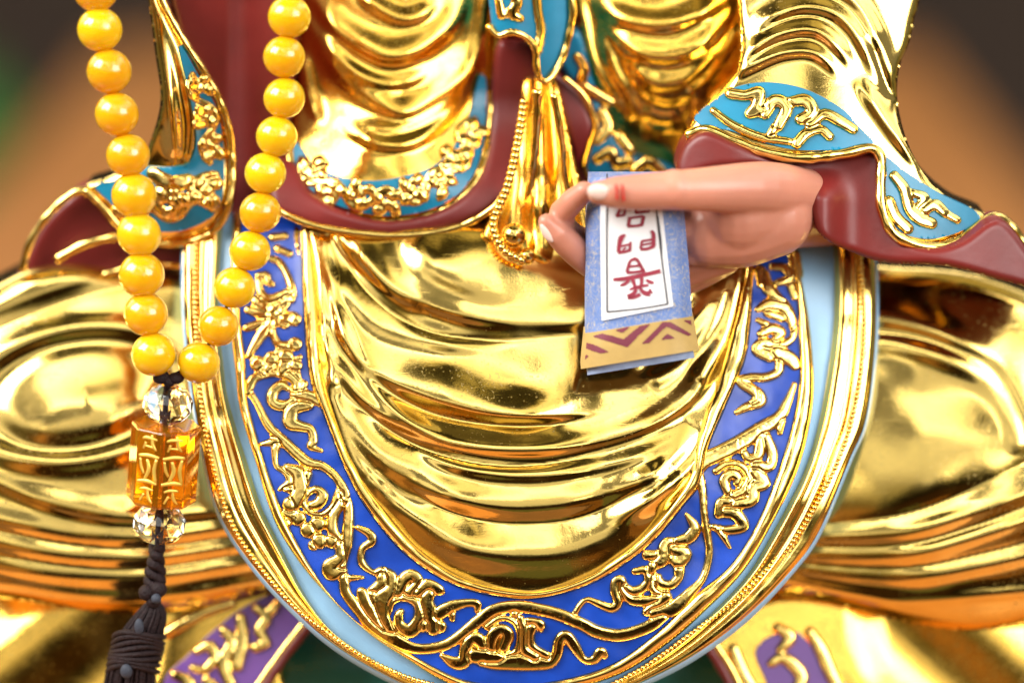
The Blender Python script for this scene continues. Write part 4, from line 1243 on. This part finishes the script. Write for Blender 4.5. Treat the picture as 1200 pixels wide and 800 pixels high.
strip = bk_quad('title_strip', [Z(309, 100), Z(508, 100), Z(560, 530), Z(312, 580)], 2.2, PAPER, bk)
fr_s = [zs((330, 70, .9), (329, 300, .8), (330, 548, .9)), zs((329, 549, .9), (440, 538, .8), (541, 522, .9)), zs((541, 522, .9), (520, 360, .8), (488, 70, .9)), zs((520, 360, .6), (516, 300, 1.2), (506, 215, .8))]
v, f = merge([bk_stroke(s_, 3.2) for s_ in fr_s])
raw('frame_line', loc_bk(v), f, BLACK, strip)
INKS = [
    # lower box of the half hidden character
    zs((410, 220, 2), (404, 252, 2)), zs((402, 252, 2), (430, 251, 1.6), (453, 247, 2)), zs((458, 216, 2), (451, 249, 2)), zs((408, 224, 1.5), (456, 217, 1.5)),
    zs((378, 180, 2), (372, 200, 2), (364, 218, 2.2)), zs((362, 218, 1.5), (392, 213, 1.5)), zs((396, 180, 1.6), (390, 214, 1.6)), zs((436, 180, 1.6), (428, 205, 1.8)), zs((428, 206, 1.6), (476, 200, 1.8)), zs((474, 180, 2), (474, 203, 2)),
    # gate
    zs((394, 282, 1.2), (380, 292, 3), (373, 315, 2.4), (370, 342, 2.2)), zs((368, 343, 2.2), (390, 341, 1.6), (412, 334, 1.8)), zs((412, 306, 1.4), (409, 336, 1.8)), zs((378, 322, 1.3), (408, 315, 1.3)), zs((384, 336, 1.1), (396, 326, 1.1)),
    zs((482, 270, 1.5), (491, 278, 2.4), (492, 322, 2.4)), zs((446, 332, 1.8), (470, 330, 1.8), (494, 321, 2.2)), zs((452, 302, 1.4), (447, 330, 1.8)), zs((450, 304, 1.4), (488, 298, 1.4)), zs((452, 317, 1.2), (486, 311, 1.2)),
    # wide
    zs((432, 364, 2), (412, 372, 1.6), (403, 396, 1.8), (400, 412, 2)), zs((398, 413, 1.8), (430, 411, 1.6), (462, 406, 2)), zs((432, 364, 1.8), (444, 384, 1.8), (456, 406, 1.8)), zs((408, 392, 1.4), (446, 388, 1.4)),
    zs((352, 437, 1.8), (400, 433, 2.6), (460, 420, 2.4), (516, 407, 2.6)), zs((418, 432, 2.4), (424, 452, 2), (432, 474, 2)), zs((450, 424, 2.2), (450, 448, 2), (444, 472, 2)),
    zs((376, 458, 1.2), (392, 452, 2), (408, 440, 1.6)), zs((466, 438, 1.4), (480, 446, 2.2), (492, 448, 1.4)), zs((408, 472, 1.2), (440, 462, 1.8), (474, 456, 1.4)),
    zs((432, 474, 2), (420, 488, 2.6), (402, 498, 3)), zs((402, 498, 2.8), (424, 498, 2), (446, 488, 2.2)), zs((446, 472, 2), (462, 484, 2.8), (480, 486, 3)), zs((478, 470, 1.4), (482, 486, 2.4)),
]
v, f = merge([bk_stroke(s_, 3.3) for s_ in INKS])
raw('lettering', loc_bk(v), f, INK, strip)
def bk_poly(pts, lift, res=0.8):
    p = np.array([(670 + X / 7.5, 350 + Y / 7.5) for X, Y in pts])
    xs = np.arange(p[:, 0].min() - 1, p[:, 0].max() + 1, res); ys = np.arange(p[:, 1].min() - 1, p[:, 1].max() + 1, res)
    X, Y = np.meshgrid(xs, ys)
    ok = inside(X, Y, p)
    q = ok[:-1, :-1].astype(int) + ok[1:, :-1] + ok[:-1, 1:] + ok[1:, 1:] >= 2
    nx = len(xs)
    jj, ii = np.nonzero(q)
    quads = np.stack([jj * nx + ii, (jj + 1) * nx + ii, (jj + 1) * nx + ii + 1, jj * nx + ii + 1], -1)
    used = np.unique(quads); remap = np.full(X.size, -1); remap[used] = np.arange(len(used))
    v = []
    for x, y in zip(X.ravel()[used], Y.ravel()[used]):
        u, w = find_uv(x, y)
        v.append(P(x, y, bk_d(np.array(u), np.array(w)) + lift))
    return np.array(v), [tuple(r) for r in remap[quads]]


ZIG = [
    [(126, 388), (190, 402), (255, 430), (322, 464), (255, 478), (190, 458), (122, 434)],
    [(182, 330), (265, 308), (360, 328), (455, 356), (525, 298), (600, 240), (695, 222), (590, 320), (490, 424), (400, 396), (290, 362)],
    [(380, 276), (440, 262), (512, 243), (460, 290), (425, 290)],
    [(618, 394), (710, 300), (800, 206), (870, 206), (960, 256), (1054, 312), (1028, 326), (930, 284), (832, 242), (760, 310), (682, 386)],
    [(788, 357), (840, 308), (910, 345), (850, 352)],
    [(986, 192), (1050, 190), (1086, 252), (1040, 224)],
    [(100, 510), (130, 492), (150, 505), (120, 530)],
]
v, f = merge([bk_poly(q, 1.7) for q in ZIG])
raw('zigzag', loc_bk(v), f, mat('plum_paint', (0.19, 0.035, 0.06), .5, vscale=200), zb)

# ------------------------------------------------------------------ prayer beads with pendant
def PP(x, y, d):
    return P(x, y, np.asarray(d) - 44)


pb = thing('prayer_beads', 'string of round amber yellow prayer beads with crystal and amber pendant and brown tassel', 'prayer beads', tuple(PP(197, 443, 90)))


def loc_pb(v):
    return np.asarray(v) - np.array(pb.location)


left = [(108, -108), (108, -58), (112, -12), (117, 35), (128, 84), (137, 134), (150, 182), (157, 229), (163, 275), (166, 322), (171, 368), (180, 415)]
right = [(346, -122), (345, -76), (343, -28), (339, 20), (333, 67), (333, 115), (324, 160), (311, 203), (305, 249), (293, 294), (275, 337), (256, 382), (233, 425)]
bm = None
for lst, rr in ((left, 26.2), (right, 24.6)):
    for k, (x, y) in enumerate(lst):
        d = 20 + 70 * np.clip(y / 425.0, -0.3, 1) + (6 if lst is left else 0)
        c = PP(x, y, d)
        r = rr * S * random.uniform(0.97, 1.02) * (np.linalg.norm(c - CAM) / DIST)
        o = bpy.data.objects.new('bead', bm) if bm else None
        if bm is None:
            v, f = sphere_geo((0, 0, 0), 1.0, 40, 26)
            o = raw('bead', v, f, BEAD)
            bm = o.data
        else:
            COL.objects.link(o)
        o.parent = pb
        o.location = loc_pb(c)
        o.scale = (r, r, r * random.uniform(.96, 1.0))
        o.rotation_euler = (random.uniform(0, .5), random.uniform(-.6, .6), random.uniform(0, 6))
# the string through the beads
gs = []
for lst in (left, right):
    pts = [PP(x, y, 20 + 70 * np.clip(y / 425.0, -0.3, 1) + (6 if lst is left else 0)) for x, y in lst] + [PP(198, 442, 92)]
    v, f = tube_geo(cr(np.array([[*p] for p in pts]), 80) if False else np.array(pts), 2.2 * S, 8)
    gs.append((v, f))
v, f = merge(gs)
raw('string', loc_pb(v), f, CORD, pb)
gs = [sphere_geo(PP(189, 443, 96), 9 * S, 16, 10, (1.1, .9, .75)), sphere_geo(PP(206, 443, 96), 9 * S, 16, 10, (1.1, .9, .75)), sphere_geo(PP(198, 447, 97), 7 * S, 16, 10)]
v, f = merge(gs)
raw('knot', loc_pb(v), f, CORD, pb)

AX = PP(183, 640, 92) - PP(198, 445, 92); AX = AX / np.linalg.norm(AX)


def gem(name, x, y, w, h, mat_, n=10):
    c = PP(x, y, 92)
    R, H = w * S / 2, h * S / 2
    pr = [(R * .32, -H), (R * .72, -H * .72), (R * .97, -H * .26), (R * .97, H * .26), (R * .72, H * .72), (R * .32, H)]
    v, f = lathe_geo(pr, n, c, AX, facet=True)
    return raw(name, loc_pb(v), f, mat_, pb, flat=True)


gem('crystal_bead', 197, 473, 60, 46, CRYSTAL)
gem('crystal_bead', 187, 613, 64, 48, CRYSTAL)
c = PP(192, 541, 92)
R, H = 41 * S, 47 * S
v, f = lathe_geo([(R * .25, -H), (R * .93, -H), (R, -H * .95), (R, H * .95), (R * .93, H), (R * .25, H)], 8, c, AX)
# turn so that one face looks at the viewer
bar = raw('amber_barrel', loc_pb(v), f, AMBER, pb, flat=True)
bevel(bar, 1.5 * S, 2)
GLY = mat('gold_script', (0.95, 0.66, 0.12), 0.4, metal=0.6, var=0.1)
ux = np.cross(AX, [0, -1.0, 0]); ux /= np.linalg.norm(ux)
w_ = np.cross(AX, ux)


def glyph(face, strokes):
    a0 = 2 * math.pi * (face + .5) / 8
    nrm = math.cos(a0) * ux + math.sin(a0) * w_
    tang = -math.sin(a0) * ux + math.cos(a0) * w_
    ap = R * math.cos(math.pi / 8)
    out = []
    for s_ in strokes:
        q = cr([(p[0], p[1], p[2]) for p in s_], 10)
        pts = [c + nrm * (ap - 0.9 * S * q[0, 2] * .4) + tang * (p[0] * S) + AX * (p[1] * S) for p in q]
        vv, ff = tube_geo(np.array(pts), q[:, 2] * S * 0.7, 6)
        out.append((vv, ff))
    return out


G1 = [[(-9, -37, 2.2), (4, -38, 3.4), (10, -36, 1.8)], [(-2, -42, 2.2), (-4, -30, 3.4), (-9, -24, 1.8)], [(5, -32, 2.8), (8, -24, 2)], [(-6, -27, 2.6), (6, -28, 2)]]
G2 = [[(-13, -16, 3.2), (0, -17, 4.2), (13, -15, 3.2)], [(-12, 16, 3), (0, 14, 4.4), (13, 16, 3)], [(-10, -14, 3), (-8, 0, 4), (-11, 14, 3)], [(2, -12, 3), (-1, 0, 4.4), (4, 13, 3)], [(11, -12, 2.4), (9, -2, 3), (5, 6, 2.4)]]
G3 = [[(-8, 24, 2.4), (2, 23, 3.2), (9, 25, 2)], [(-1, 22, 2), (-3, 33, 3.2), (-8, 40, 1.8)], [(3, 30, 2.8), (8, 39, 2.2)]]
allg = []
best = sorted(range(8), key=lambda k: (math.cos(2 * math.pi * (k + .5) / 8) * ux + math.sin(2 * math.pi * (k + .5) / 8) * w_)[1])[:2]
for k in best:
    allg += glyph(k, G1 + G2 + G3)
v, f = merge(allg)
raw('gold_script', loc_pb(v), f, GLY, bar)

# cord, knot and tassel
gs = []
ax_pts = cr([(197, 440, 92), (190, 560, 92), (185, 640, 92)], 30)
gs.append(tube_geo(PP(ax_pts[:, 0], ax_pts[:, 1], ax_pts[:, 2]), 3.2 * S, 8))
for ph in (0, math.pi):                                     # plaited neck
    t = np.linspace(0, 1, 60)
    x = 184 - 4 * t + 7 * np.sin(t * 16 + ph) * (0.6 + .5 * t); y = 638 + 62 * t; d = 92 + 7 * np.cos(t * 16 + ph)
    gs.append(tube_geo(PP(x, y, d), 6.2 * S * (1 + .2 * np.sin(t * 40)), 10))
v, f = merge(gs)
raw('cord', loc_pb(v), f, CORD, pb)
gs = [sphere_geo(PP(172, 694, 100), 10 * S, 16, 10), sphere_geo(PP(186, 690, 100), 10 * S, 16, 10), sphere_geo(PP(180, 704, 102), 9 * S, 16, 10)]
v, f = merge(gs); raw('knot', loc_pb(v), f, CORD, pb)
gs = []
rg = np.random.default_rng(5)
for k in range(190):                                         # strands from the knot over the head of the tassel
    a = rg.uniform(0, 6.28); q = math.sqrt(rg.uniform(.3, 1))
    x = np.array([180, 178 + 16 * math.cos(a) * q, 168 + 24 * math.cos(a) * q, 158 + 27 * math.cos(a) * q, 152 + 30 * math.cos(a) * q, 146 + 38 * math.cos(a) * q])
    y = np.array([698, 716, 738, 762, 800, 880 + rg.uniform(-10, 10)])
    d = np.array([94, 94, 94, 94, 94, 94]) + np.array([4, 14, 22, 25, 28, 34]) * math.sin(a) * q
    cc = cr(np.stack([x, y, d], -1), 22)
    gs.append(tube_geo(PP(cc[:, 0], cc[:, 1], cc[:, 2]), 1.7 * S, 6))
v, f = merge(gs); tas = raw('tassel', loc_pb(v), f, CORD, pb)
gs = []
for k in range(8):
    t = np.linspace(0, 2 * math.pi, 40)
    x = 163 - k * 1.1 + 29 * np.cos(t); y = 746 + k * 5.6 + 2.5 * np.sin(t * 2 + k) - 4 * np.sin(t); d = 94 + 28 * np.sin(t)
    gs.append(tube_geo(PP(x, y, d), 3.4 * S, 8))
v, f = merge(gs); raw('binding', loc_pb(v), f, CORD, tas)
gs = [sphere_geo(PP(163, 734, 122), 8 * S, 14, 10, (.7, .6, 1.3)), sphere_geo(PP(148, 786, 126), 9 * S, 14, 10, (.8, .6, 1)), sphere_geo(PP(183, 701, 112), 6 * S, 14, 10)]
v, f = merge(gs); raw('grey_wrap', loc_pb(v), f, THREAD, tas)
